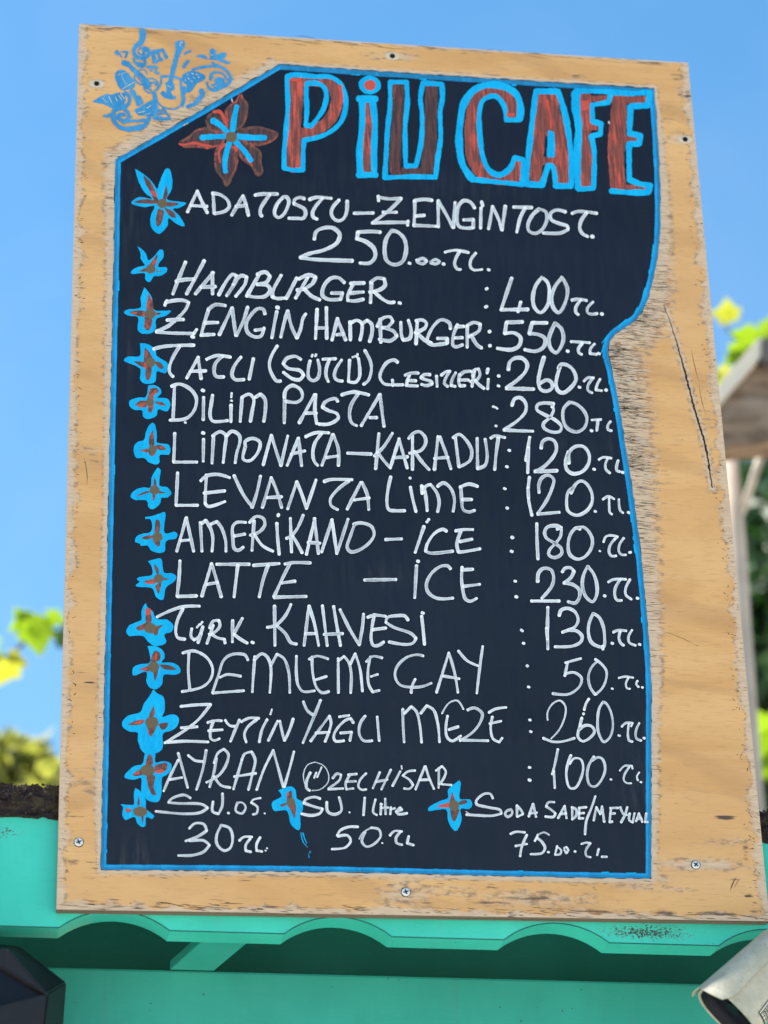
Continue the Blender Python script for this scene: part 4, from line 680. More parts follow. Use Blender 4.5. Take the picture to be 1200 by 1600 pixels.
# the long scratch at the right and the fine one beside it
for a, b in zip(catmull(lp, 3)[:-1], catmull(lp, 3)[1:]):
    m = lv((a[0] + b[0]) / 2 + rnd.uniform(-.5, .5), (a[1] + b[1]) / 2); q = lv(*b) - lv(*a)
    f = min(1.0, max(.25, (a[1] - 470) / 110)) * (1 if a[1] < 735 else .6)
    sliver(m[0], m[1], np.linalg.norm(q) * 2.3, .0036 * f * rnd.uniform(.7, 1.15), math.atan2(q[1], q[0]) + rnd.uniform(-.12, .12), 3)
for (x0, y0, x1, y1, th) in ((1080, 545, 1093, 600, .0009), (1092, 597, 1104, 652, .0008), (131, 715, 136, 760, .0009), (1141, 1392, 1151, 1370, .0016), (1146, 1388, 1156, 1372, .0008), (1030, 985, 1094, 1012, .0006), (990, 1040, 1060, 1046, .0005)):
    a, b = lv(x0, y0), lv(x1, y1); m = (a + b) / 2; q = b - a
    sliver(m[0], m[1], np.linalg.norm(q), th, math.atan2(q[1], q[0]))
ply = mesh_obj('plywood_sheet', verts, faces, [M_PLY, M_EDGE, M_CRACK, M_HOLE, M_PALE], board, midx, attr={'wear': wl_, 'stain': st_, 'crackz': cz_})

# --- black field, dense enough to carry chalk smudges
outl = BORDER
ring_px = []
for i in range(len(outl)):
    a, b = outl[i], outl[(i + 1) % len(outl)]
    n = max(1, int(math.dist(a, b) / 7))
    for j in range(n):
        t = j / n; ring_px.append((a[0] + (b[0] - a[0]) * t + rnd.uniform(-.9, .9), a[1] + (b[1] - a[1]) * t + rnd.uniform(-.9, .9)))
V = [L(x, y, -0.0003) for x, y in ring_px]
tri = tessellate_polygon([[Vector((x, y, 0)) for x, y in ring_px]])
Vn = np.array(V); F = []
for t in tri:
    nn = np.cross(Vn[t[1]] - Vn[t[0]], Vn[t[2]] - Vn[t[0]]); F.append(t if nn[1] <= 0 else t[::-1])
fo = mesh_obj('blackboard_field', V, F, [M_BOARD], board)
tmp = bmesh.new(); tmp.from_mesh(fo.data)
for _ in range(5):
    es = [e for e in tmp.edges if e.calc_length() > .035]
    if not es: break
    bmesh.ops.subdivide_edges(tmp, edges=es, cuts=1)
    bmesh.ops.triangulate(tmp, faces=tmp.faces[:])
tmp.to_mesh(fo.data); tmp.free()
co = np.array([v.co[:] for v in fo.data.vertices]); sm = np.zeros(len(co))
for px, py, rx, ry, s in ((214, 1340, .012, .022, .5), (206, 1352, .02, .012, .4), (1008, 1180, .012, .05, .45), (960, 700, .1, .02, .12), (700, 290, .2, .03, .1), (195, 330, .015, .1, .2), (188, 560, .012, .06, .25), (1005, 1240, .02, .03, .3), (600, 900, .06, .02, .12)):
    c = lv(px, py); sm = np.maximum(sm, s * np.exp(-((co[:, 0] - c[0]) / rx) ** 2 - ((co[:, 2] - c[1]) / ry) ** 2))
a_ = fo.data.attributes.new('smudge', 'FLOAT', 'POINT'); a_.data.foreach_set('value', sm)

# --- blue border line, brushed in two coats just inside the field
bp = Paint(-0.0006)
inn = []
n_ = len(BORDER)
def inset(poly, d):
    out = []
    for i in range(len(poly)):
        a, b, c = poly[i - 1], poly[i], poly[(i + 1) % len(poly)]
        def nrm(p, q_): l = math.dist(p, q_); return (-(q_[1] - p[1]) / l, (q_[0] - p[0]) / l)
        n1, n2 = nrm(a, b), nrm(b, c); m = (n1[0] + n2[0], n1[1] + n2[1]); k = d * 2 / max(.4, (m[0] ** 2 + m[1] ** 2))
        out.append((b[0] + m[0] * k, b[1] + m[1] * k))
    return out
ib = inset(BORDER, 4.6)
ib2 = inset(BORDER, 6.6)
segs = [(0, 3, 8.0), (2, 6, 7.2), (5, 29, 8.6), (28, 32, 8.2), (31, 36, 8.2)]
for s0, s1, wd in segs:
    pts = [ib[i % n_] for i in range(s0, s1)] + ([ib[0]] if s1 == 36 else [])
    bp.stroke(pts, wd, 0, .05)
for s0, s1, wd in segs:
    pts = [ib2[i % n_] for i in range(s0, s1)] + ([ib2[0]] if s1 == 36 else [])
    if s0 in (2,): continue
    bp.stroke(pts, wd * .42, 1, .22)
for _ in range(34):                   # stray bristle marks along the inner rim
    i = rnd.randrange(n_); t = rnd.random(); a, b = ib2[i], ib2[(i + 1) % n_]
    x, y = a[0] + (b[0] - a[0]) * t, a[1] + (b[1] - a[1]) * t; l = math.dist(a, b); d = ((b[0] - a[0]) / l, (b[1] - a[1]) / l)
    x -= d[1] * 2.0; y += d[0] * 2.0
    k = rnd.uniform(4, 16); bp.stroke([(x, y), (x + d[0] * k, y + d[1] * k)], rnd.uniform(1.2, 2.6), 2, .3)
bp.build('border_line', [M_BORDER, M_BORDER2, M_BLUE])

# --- title letters
for idx, (lab, rings, fills, kind) in enumerate(TITLE):
    t = Paint(-0.0008)
    for c, wd, s in fills:
        for st in parse(c, s): t.stroke(st, wd, 1, .06)
    t.y = -0.0011; t.k = 0
    if 'letter i' in lab:
        t.disc(420 + 557 / 3.529, 80 + 187 / 3.529, 18, 14.5, 0)
        t.y = -0.0013; t.disc(420 + 558 / 3.529, 80 + 187 / 3.529, 9.6, 8, 2); t.y = -0.0012
    for c, wd, s in rings:
        if 'letter i' in lab and s.startswith('557'): continue
        for st in parse(c, s): t.stroke(st, wd, 0, .10)
    t.y = -0.0013
    if 'letter P' in lab:
        t.stroke(parse('A', "390,190 400,250 396,290")[0], 5, 2, .2); t.stroke(parse('A', "120,158 175,158")[0], 4, 2, .2)
    if 'letter C' in lab: t.fill(parse('B', "275,290 315,290 312,306 278,306")[0], 2, False)
    if 'letter A' in lab: t.stroke(parse('B', "462,230 478,300 482,360")[0], 4, 2, .3)
    if 'letter F' in lab: t.fill(parse('B', "622,232 662,230 660,275 624,280")[0], 2, False)
    t.build('title_letter', [M_BLUE, M_RED if kind == 'R' else M_BROWN if kind == 'B' else M_RED, M_HOT], lab)

# --- flowers
for idx, (lab, c, outline, petals, red, ctr) in enumerate(FLOWERS):
    x0, y0, k = CROP[c]
    t = Paint(-0.00075 - .00004 * (idx % 4))
    t.fill(parse(c, outline)[0], 0, True, .25)
    o = t.build('flower_outline', [M_BLUE])
    o.name = 'painted_flower'; o['label'] = lab
    p = Paint(-0.0010 - .00004 * (idx % 4))
    for s in petals: p.fill(parse(c, s)[0], 1, True, .25)
    p.y -= 0.0001
    for s in red: p.fill(parse(c, s)[0], 2, True, .3)
    p.y -= 0.0001; p.disc(x0 + ctr[0] / k, y0 + ctr[1] / k, ctr[2] / k, ctr[3] / k, 0)
    po = p.build('flower_petals', [M_OLIVE, M_PETAL, M_HOT])
    po.parent = o
sb = Paint(-0.0008)
for st in parse('S', "188,378 192,405 205,440 226,462;200,380 210,415 222,440;243,488 240,498;232,505 236,525"): sb.stroke(st, 1.3, 0, .3)
sb.build('paint_drip', [M_BLUE])
t = Paint(-0.0007)
for s in BIGFLOWER['petals']:
    pts = parse('U', s)[0]; t.fill(pts, 1, True, .3)
t.y = -0.0009
for s in BIGFLOWER['petals']:
    pts = parse('U', s)[0]; x = sum(p[0] for p in pts) / len(pts); y = sum(p[1] for p in pts) / len(pts)
    for f, wd, mi in ((.93, 4.2, 2), (.74, 2.6, 1), (.86, 1.6, 4)):
        ring = [(x + (a - x) * f + rnd.uniform(-.8, .8), y + (b - y) * f + rnd.uniform(-.8, .8)) for a, b in pts]
        if mi == 4: ring = ring[len(ring) // 2:]
        else: ring = ring + ring[:1]
        t.stroke(ring, wd, mi, .3)
t.stroke(parse('U', "450,245 520,245 590,370")[0], 4.5, 3, .25); t.stroke(parse('U', "72,600 110,610 240,590 330,610 450,630")[0], 3.2, 3, .35)
t.stroke(parse('U', "570,600 510,680 520,800")[0], 4, 3, .4); t.stroke(parse('U', "660,640 690,630 700,670")[0], 4.5, 3, .3); t.stroke(parse('U', "800,760 850,800 880,840")[0], 2.6, 3, .4)
t.y = -0.0012
for st in parse('U', BIGFLOWER['rays']): t.stroke(st, 8.6, 0, .10)
t.y = -0.0014; t.fill(parse('U', "590,480 620,468 690,475 708,500 700,560 670,578 600,572 582,540")[0], 5, True)
t.build('painted_flower', [M_BLUE, M_BROWN, M_PETAL, M_HOT, M_RED, M_OLIVE], 'largest flower, brown petals with cyan rays, left of the title')

# --- price list
def cluster(strokes, gap):
    boxes = [(min(p[0] for p in st) - wd / 2, max(p[0] for p in st) + wd / 2, min(p[1] for p in st) - wd / 2, max(p[1] for p in st) + wd / 2) for st, wd in strokes]
    lab = list(range(len(strokes)))
    for i in range(len(strokes)):
        for j in range(i):
            a, b = boxes[i], boxes[j]
            if a[0] - gap < b[1] and b[0] - gap < a[1] and a[2] - 8 < b[3] and b[2] - 8 < a[3] and lab[i] != lab[j]:
                o, n = lab[i], lab[j]; lab = [n if l == o else l for l in lab]
    return [[s for s, l in zip(strokes, lab) if l == k] for k in sorted(set(lab))]
for lab, groups in ROWS:
    sts = [(st, wd * .92) for c, wd, s in groups for st in parse(c, s)]
    for cl in cluster(sts, 17):
        t = Paint(-0.0016)
        for st, wd in cl: t.stroke(st, wd, 0, .10)
        t.build('menu_writing', [M_WHITE])
for pts, wd in (([(362, 154.5), (363, 159)], 1.4), ([(951, 190), (952, 193)], 1.5), ([(287, 196), (293, 193)], 1.2), ([(728, 1268), (733, 1271)], .9)):
    t = Paint(-0.0015); t.stroke(pts, wd, 0, .2); t.build('paint_speck', [M_WHITE])

# --- stencilled musical emblem in the upper left corner
t = Paint(-0.0005)
for c, s in EMBLEM_P: t.fill(parse(c, s)[0], 0, True, .35)
for c, wd, s in EMBLEM_R:
    for st in parse(c, s): t.stroke(st, wd * .9, 0, .16)
t.y = -0.0014
for c, wd, s in EMBLEM_L:
    for st in parse(c, s): t.stroke(st, wd, 1, .3)
t.build('music_stencil', [M_STENCIL, M_PALE], 'faded blue stencil of guitars, treble clef, microphone and scrolls')

# --- screws
def screw(px, py, bright):
    c = L(px, py, 0); bm = bmesh.new(); ro = .0062 if bright else .0045
    prof = [(ro * 1.0, .0), (ro * .98, .0012), (ro * .75, .0019), (.0, .0021)]
    rings = []
    for r_, h in prof[:-1]:
        rings.append([bm.verts.new((c[0] + r_ * math.cos(a), -h - .0004, c[2] + r_ * math.sin(a))) for a in [k * math.pi / 12 for k in range(24)]])
    for i in range(len(rings) - 1):
        for k in range(24): bm.faces.new((rings[i][k], rings[i][(k + 1) % 24], rings[i + 1][(k + 1) % 24], rings[i + 1][k]))
    bm.faces.new(rings[-1])
    o = bm_obj('screw', bm, [M_STEEL if bright else M_HOLE], board)
    bm = bmesh.new(); a0 = rnd.uniform(.2, 1.3)
    for a in (a0, a0 + math.pi / 2):
        d = Vector((math.cos(a), 0, math.sin(a))); n = Vector((-math.sin(a), 0, math.cos(a))); y = -.00245 if a == a0 else -.00248
        cc = Vector((c[0], y, c[2]))
        bm.faces.new([bm.verts.new(cc + d * u * .0040 + n * v * .0010) for u, v in ((-1, -1), (1, -1), (1, 1), (-1, 1))])
    bm_obj('screw_slot', bm, [M_HOLE], o)
    bm = bmesh.new()                 # countersunk ring of bare wood and dirt around the head
    for (ra, rb, y) in ((ro * 1.0, ro * (1.18 if bright else 2.1), -.00022),):
        A = [bm.verts.new((c[0] + ra * math.cos(t) , y, c[2] + ra * math.sin(t))) for t in [k * math.pi / 12 for k in range(24)]]
        B = [bm.verts.new((c[0] + rb * (1 if bright else 1.25) * rnd.uniform(.92, 1.1) * math.cos(t), y, c[2] + rb * (1 if bright else .8) * rnd.uniform(.92, 1.1) * math.sin(t))) for t in [k * math.pi / 12 for k in range(24)]]
        for k in range(24): bm.faces.new((A[k], A[(k + 1) % 24], B[(k + 1) % 24], B[k]))
    bm_obj('countersink', bm, [M_CRACK if bright else M_PALE], o)
    o['label'] = 'bright zinc cross head screw' if bright else 'dark rusted screw in a pale ring'
for a in ((123, 1316, 1), (634, 1394, 1), (1087, 1351.5, 1), (151, 131, 0), (613, 88, 0), (1070.5, 218, 0)): screw(*a)
# ------------------------------------------------------------------ turquoise kiosk the board stands on
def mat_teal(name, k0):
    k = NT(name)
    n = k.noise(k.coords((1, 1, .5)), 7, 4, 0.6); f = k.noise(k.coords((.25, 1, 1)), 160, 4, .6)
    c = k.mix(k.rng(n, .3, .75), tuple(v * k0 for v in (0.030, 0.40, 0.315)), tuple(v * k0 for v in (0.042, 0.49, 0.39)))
    c = k.mix(k.math('MULTIPLY', k.rng(f, .55, .75), .25), c, (0.03, 0.30, 0.24))
    # flaked paint: scattered everywhere, thick where the attribute says so
    ch = k.attr('chip')
    fl = k.noise(k.coords((.7, 1, 1)), 340, 5, .7)
    sp = k.math('ADD', k.math('MULTIPLY', ch, .42), fl)
    m = k.rng(sp, .735, .765)
    c = k.mix(k.math('MULTIPLY', k.rng(sp, .68, .74), .35), c, (0.16, 0.35, 0.26))
    c = k.mix(k.math('MULTIPLY', m, .92), c, (0.028, 0.024, 0.026))
    d = k.attr('dirt')
    c = k.mix(k.math('MULTIPLY', d, k.rng(n, .3, .7)), c, (0.34, 0.33, 0.16))
    run = k.noise(k.coords((1, 1, .06)), 34, 4, .6)
    c = k.mix(k.math('MULTIPLY', k.rng(run, .54, .72), .30), c, tuple(v * k0 for v in (0.07, 0.33, 0.27)))
    c = k.mix(k.math('MULTIPLY', k.rng(k.noise(k.coords(), 3.2, 5, .65), .5, .72), .25), c, tuple(v * k0 for v in (0.07, 0.52, 0.44)))
    c = k.mix(k.rng(k.noise(k.coords(), 140, 2, .5), .735, .76), c, (0.03, 0.09, 0.08))
    k.bump(k.math('ADD', f, k.math('MULTIPLY', m, -2)), .25, .0008)
    return k.out(c, 0.45, 0.35)
M_TEAL = mat_teal('turquoise_paint', 1.0); M_TEAL_SHADE = mat_teal('shaded_turquoise_paint', 0.60); M_TEAL_EAVES = mat_teal('eaves_shade_turquoise', 0.42)  # the two darker copies carry the shade under the roof edge in their colour
M_GROOVE = mat_flat('dark_joint', (0.02, 0.10, 0.085), .8, .1)
def mat_felt():
    k = NT('roof_felt')
    n = k.noise(k.coords(), 420, 5, .7); b = k.noise(k.coords(), 45, 3, .6)
    c = k.mix(k.rng(n, .3, .7), (0.009, 0.007, 0.008), (0.058, 0.043, 0.043))
    c = k.mix(k.math('MULTIPLY', k.rng(b, .5, .7), .5), c, (0.075, 0.065, 0.035))
    k.bump(n, .9, .004)
    return k.out(c, .95, .1)
M_FELT = mat_felt()
YF = 0.021
TILT = 0.0125
kz = 0.0
KB = Vector((0.55, 1.6, 0))
kiosk = empty('kiosk', KB, 'turquoise painted timber kiosk with a scalloped roof edge under the menu board', 'kiosk')
zb = at(60, 1449, YF).z; zt = at(30, 1275, YF).z; zr = at(30, 1229, YF).z
# thickness of the fascia: its underside shows as the band between the two lower edges
lo, hi = .01, .15
for _ in range(40):
    m_ = (lo + hi) / 2
    if at(60, 1465.6, YF + m_).z < zb: lo = m_
    else: hi = m_
FT = (lo + hi) / 2
xa0, xa1 = at(92.5, 1449.5, YF).x, at(265, 1452, YF).x
xr1 = at(952, 1473, YF).x
PER = (xr1 - xa1) / 2; ACH = xa1 - xa0; SAG = .0275
X0, X1 = xa0 - PER * 6 - .19, xa0 + PER * 13 - .1
def kshift(p): return (p[0] - KB.x, p[1] - KB.y, p[2] - TILT * p[0])
def ks_bm(bm):
    for v in bm.verts: v.co = Vector(kshift(v.co))
low = [(X0, zb)]
for i in range(-6, 13):
    a = xa0 + i * PER
    rad = (ACH * ACH / 4 + SAG * SAG) / (2 * SAG); cz_ = zb + SAG - rad
    for j in range(15):
        x = a + ACH * j / 14; dx = x - a - ACH / 2
        low.append((x, cz_ + math.sqrt(rad * rad - dx * dx)))
low.append((X1, zb))
verts, faces, chip, dirt = [], [], [], []
rows = 10
def chipv(x, z):
    w_ = at(1010, 1452, YF)
    c = math.exp(-((x - w_.x) / .085) ** 2 - ((z + TILT * 0 - (zb + .018 + 0)) / .014) ** 2) * .74
    p2 = at(10, 1303, YF); c = max(c, .55 * math.exp(-((x - p2.x) / .035) ** 2 - ((z - p2.z) / .018) ** 2))
    p3 = at(30, 1295, YF); c = max(c, .36 * math.exp(-((x - p3.x) / .03) ** 2 - ((z - p3.z) / .012) ** 2))
    p4 = at(1145, 1465, YF); c = max(c, .5 * math.exp(-((x - p4.x) / .03) ** 2 - ((z - zb - .006) / .008) ** 2))
    p5 = at(740, 1455, YF); c = max(c, .42 * math.exp(-((x - p5.x) / .025) ** 2 - ((z - zb - .003) / .004) ** 2))
    if z < zb + .004: c = max(c, .22)
    return c
# refine columns so that chips and dirt have somewhere to live
cols = []
for (xa, za), (xb, zb_) in zip(low[:-1], low[1:]):
    n = max(1, int((xb - xa) / .012))
    for j in range(n): t = j / n; cols.append((xa + (xb - xa) * t, za + (zb_ - za) * t))
cols.append(low[-1])
for x, z0 in cols:
    for r_ in range(rows + 1):
        z = z0 + (zt - z0) * (r_ / rows) ** 1.5
        verts.append(kshift((x, YF, z))); chip.append(chipv(x, z)); dirt.append(0.0)
n1 = rows + 1
for i in range(len(cols) - 1):
    for r_ in range(rows): faces.append((i * n1 + r_, (i + 1) * n1 + r_, (i + 1) * n1 + r_ + 1, i * n1 + r_ + 1))
base = len(verts)
for x, z0 in cols:
    for z in (z0, zt): verts.append(kshift((x, YF + FT, z))); chip.append(.15); dirt.append(.55 if z == z0 and x < .06 else 0.0)
for i in range(len(cols) - 1):
    a, b = i * n1, (i + 1) * n1; c, d = base + i * 2, base + (i + 1) * 2
    faces.append((a, c, d, b)); faces.append((c, c + 1, d + 1, d)); faces.append((a + rows, b + rows, d + 1, c + 1))
mesh_obj('scalloped_fascia', verts, faces, [M_TEAL], kiosk, attr={'chip': chip, 'dirt': dirt})
# fine dark joint along the arris between the face and the underside
tb = bmesh.new()
tube(tb, [kshift((x, YF + .0002, z + .0002)) for x, z in low[::1]], [.0009] * len(low), 5)
bm_obj('paint_joint', tb, [M_GROOVE], kiosk)
# felt roof, its torn edge hanging over the fascia
verts, faces = [], []
nx, nz = 700, 9
pr = random.Random(3)
offs = [[pr.gauss(0, 1) for _ in range(nz + 1)] for _ in range(nx + 1)]
for i in range(nx + 1):
    x = X0 + (X1 - X0) * i / nx
    for j in range(nz + 1):
        z = zt - .004 + (zr - zt + .004) * j / nz + (pr.gauss(0, .0022) if j in (0, nz) else pr.gauss(0, .001))
        verts.append(kshift((x, YF - .006 + .0025 * offs[i][j] + .002 * math.sin(x * 37) , z)))
for i in range(nx):
    for j in range(nz): a = i * (nz + 1) + j; faces.append((a, a + nz + 1, a + nz + 2, a + 1))
b = len(verts)
for i in range(nx + 1):
    x = X0 + (X1 - X0) * i / nx; verts.append(kshift((x, 3.2, zr + .10))); verts.append(kshift((x, YF + .02, zt - .006))); verts.append(kshift((x, 3.2, zr + .02)))
for i in range(nx):
    t0, t1 = i * (nz + 1) + nz, (i + 1) * (nz + 1) + nz; q = b + i * 3
    faces.append((t0, t1, q + 3, q)); faces.append((i * (nz + 1), q + 1, q + 4, (i + 1) * (nz + 1))); faces.append((q + 1, q + 2, q + 5, q + 4))
# grit and moss standing up along the edge
for _ in range(5200):
    x = pr.uniform(-.5, 1.9) if _ < 4700 else pr.uniform(X0, X1); y = YF - .008 + abs(pr.gauss(0, .02)); s = pr.uniform(.0012, .0042)
    front = pr.random() < .55
    z = (zr + pr.uniform(-.002, .003)) if not front else pr.uniform(zt - .003, zr)
    if front: y = YF - .009 - pr.uniform(0, .004)
    p = Vector(kshift((x, y, z))); q = len(verts)
    d = [Vector((pr.gauss(0, 1), pr.gauss(0, 1), pr.gauss(0, 1))).normalized() * s for _k in range(4)]
    verts.extend([tuple(p + v) for v in d]); faces.extend([(q, q + 1, q + 2), (q, q + 2, q + 3), (q, q + 3, q + 1), (q + 1, q + 3, q + 2)])
mesh_obj('roof_felt', verts, faces, [M_FELT], kiosk)
# dark space under the eaves, the beam behind it, a slanting strut, plank wall to the ground
YB = 0.205
zbm = at(100, 1511, YB).z
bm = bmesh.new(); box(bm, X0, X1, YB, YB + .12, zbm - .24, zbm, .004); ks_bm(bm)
bm_obj('beam', bm, [M_TEAL_SHADE], kiosk)
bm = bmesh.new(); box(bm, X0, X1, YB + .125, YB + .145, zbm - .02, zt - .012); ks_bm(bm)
bm_obj('back_board', bm, [M_TEAL_EAVES], kiosk)  # darkest turquoise on board and soffit: shade of the cavity put into the colour
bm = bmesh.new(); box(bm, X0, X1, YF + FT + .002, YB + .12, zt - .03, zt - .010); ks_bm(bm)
bm_obj('soffit', bm, [M_TEAL_EAVES], kiosk)
bm = bmesh.new()
s0, s1 = at(345, 1466, YF + FT + .003), at(300, 1516, YB - .004)
zst = at(300, 1513.5, YB - .003).z
hw = .034
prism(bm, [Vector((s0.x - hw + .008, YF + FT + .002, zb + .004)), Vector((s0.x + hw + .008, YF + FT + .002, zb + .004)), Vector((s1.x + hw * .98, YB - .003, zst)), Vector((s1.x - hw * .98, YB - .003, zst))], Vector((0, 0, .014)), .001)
ks_bm(bm); bm_obj('strut', bm, [M_TEAL_SHADE], kiosk)
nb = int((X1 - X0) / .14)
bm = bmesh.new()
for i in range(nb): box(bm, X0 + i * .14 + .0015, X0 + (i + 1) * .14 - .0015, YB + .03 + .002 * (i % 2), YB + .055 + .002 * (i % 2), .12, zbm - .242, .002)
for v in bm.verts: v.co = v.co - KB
bm_obj('plank_wall', bm, [M_TEAL_SHADE], kiosk)
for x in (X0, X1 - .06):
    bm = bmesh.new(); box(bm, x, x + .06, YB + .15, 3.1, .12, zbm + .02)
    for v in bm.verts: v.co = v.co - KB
    bm_obj('side_wall', bm, [M_TEAL_SHADE], kiosk)
bm = bmesh.new(); box(bm, X0 - .02, X1 + .02, YB - .02, 3.12, 0, .118)
for v in bm.verts: v.co = v.co - KB
bm_obj('plinth', bm, [mat_flat('concrete', (.3, .29, .27), .9, .1)], kiosk)
M_BATTEN = mat_flat('grey_batten', (0.24, 0.2, 0.16), .8, .1, var=.25, scale=40)
for x in (.16, .86):                  # two battens carry the board above the roof
    bm = bmesh.new(); box(bm, x, x + .05, TH + .0015, TH + .0525, zr - BOARD_Z + .02, BOARD_H - .06, .002)
    bm_obj('batten', bm, [M_BATTEN], board)

# ------------------------------------------------------------------ black loudspeaker, lower left
M_SPK = mat_flat('black_plastic', (0.0085, 0.0082, 0.012), .5, .25, var=.3, scale=90)
M_SPKF = mat_flat('speaker_grille', (0.0015, 0.003, 0.010), .4, .2, var=.3, scale=300)
def spk():
    yf, yb = -0.02, 0.075
    fr = [(-95, 1478), (12, 1483), (74, 1553), (64, 1668), (-95, 1672)]
    bk_ = [(-110, 1464), (30, 1478.5), (104, 1535), (94, 1668), (60, 1700), (-110, 1704)]
    c = at(0, 1580, yb)
    root = empty('loudspeaker', (c.x, yb + .1, c.z - .12), 'black faceted loudspeaker hanging under the left end of the roof edge', 'loudspeaker')
    off = root.location
    F_ = [at(x, y, yf) - off for x, y in fr]; B_ = [at(x, y, yb) - off for x, y in bk_]
    C_ = [Vector((p.x * .8, p.y + .10, p.z * .85)) for p in B_]
    bm = bmesh.new(); f = [bm.verts.new(p) for p in F_]; b = [bm.verts.new(p) for p in B_]; c_ = [bm.verts.new(p) for p in C_]
    prs = [(0, 0), (1, 1), (2, 2), (3, 3), (3, 4), (4, 5)]
    for k in range(6):
        (fa, ba), (fb_, bb) = prs[k], prs[(k + 1) % 6]
        if fa == fb_: bm.faces.new((f[fa], b[ba], b[bb]))
        else: bm.faces.new((f[fa], b[ba], b[bb], f[fb_]))
        bm.faces.new((b[ba], c_[ba], c_[bb], b[bb]))
    bm.faces.new(c_)
    # front bezel with an opening
    gr = [(-78, 1506), (2, 1511), (70, 1553), (-78, 1592)]
    cc = Vector(F_[0]); G = [at(x, y, yf) - off for x, y in gr]
    g = [bm.verts.new(p) for p in G]; g2 = [bm.verts.new(p + Vector((0, .016, 0)) + (sum(G, Vector()) / 4 - p) * .06) for p in G]
    bm.faces.new((f[0], f[1], g[1], g[0])); bm.faces.new((f[1], f[2], g[2], g[1])); bm.faces.new((f[2], f[3], g[3], g[2])); bm.faces.new((f[3], f[4], g[3])); bm.faces.new((f[4], f[0], g[0], g[3]))
    for k in range(4): bm.faces.new((g[k], g[(k + 1) % 4], g2[(k + 1) % 4], g2[k]))
    bmesh.ops.recalc_face_normals(bm, faces=bm.faces)
    bmesh.ops.bevel(bm, geom=[e for e in bm.edges if e.calc_length() > .02], offset=.0022, segments=2, affect='EDGES')
    bm_obj('cabinet', bm, [M_SPK], root)
    bm = bmesh.new(); bm.faces.new([bm.verts.new(p + Vector((0, .013, 0))) for p in G]); bm_obj('grille', bm, [M_SPKF], root)
    bm = bmesh.new()
    box(bm, -.09, -.03, .05, .085 + .0, -.02, .06, .003)
    bm_obj('bracket', bm, [M_SPK], root)
spk()

# ------------------------------------------------------------------ security camera, lower right
def mat_cctv():
    k = NT('dusty_beige_metal')
    n = k.noise(k.coords(), 30, 5, .65); f = k.noise(k.coords(), 420, 3, .6)
    c = k.mix(k.rng(n, .35, .7), (0.34, 0.315, 0.24), (0.44, 0.405, 0.315))
    c = k.mix(k.math('MULTIPLY', k.rng(k.noise(k.coords(), 90, 4, .7), .55, .72), .55), c, (0.20, 0.17, 0.11))
    c = k.mix(k.rng(f, .70, .73), c, (0.04, 0.03, 0.025))
    return k.out(c, k.rng(n, .3, .7, .32, .5), .5)
M_CCTV = mat_cctv()
M_CIN = mat_flat('dark_lens_housing', (0.006, 0.007, 0.013), .6, .2, var=.4, scale=120)
M_LENS = mat_flat('lens_glass', (0.003, 0.003, 0.005), .35, .2)
M_STK = mat_flat('black_sticker', (0.012, 0.012, 0.013), .5, .3)
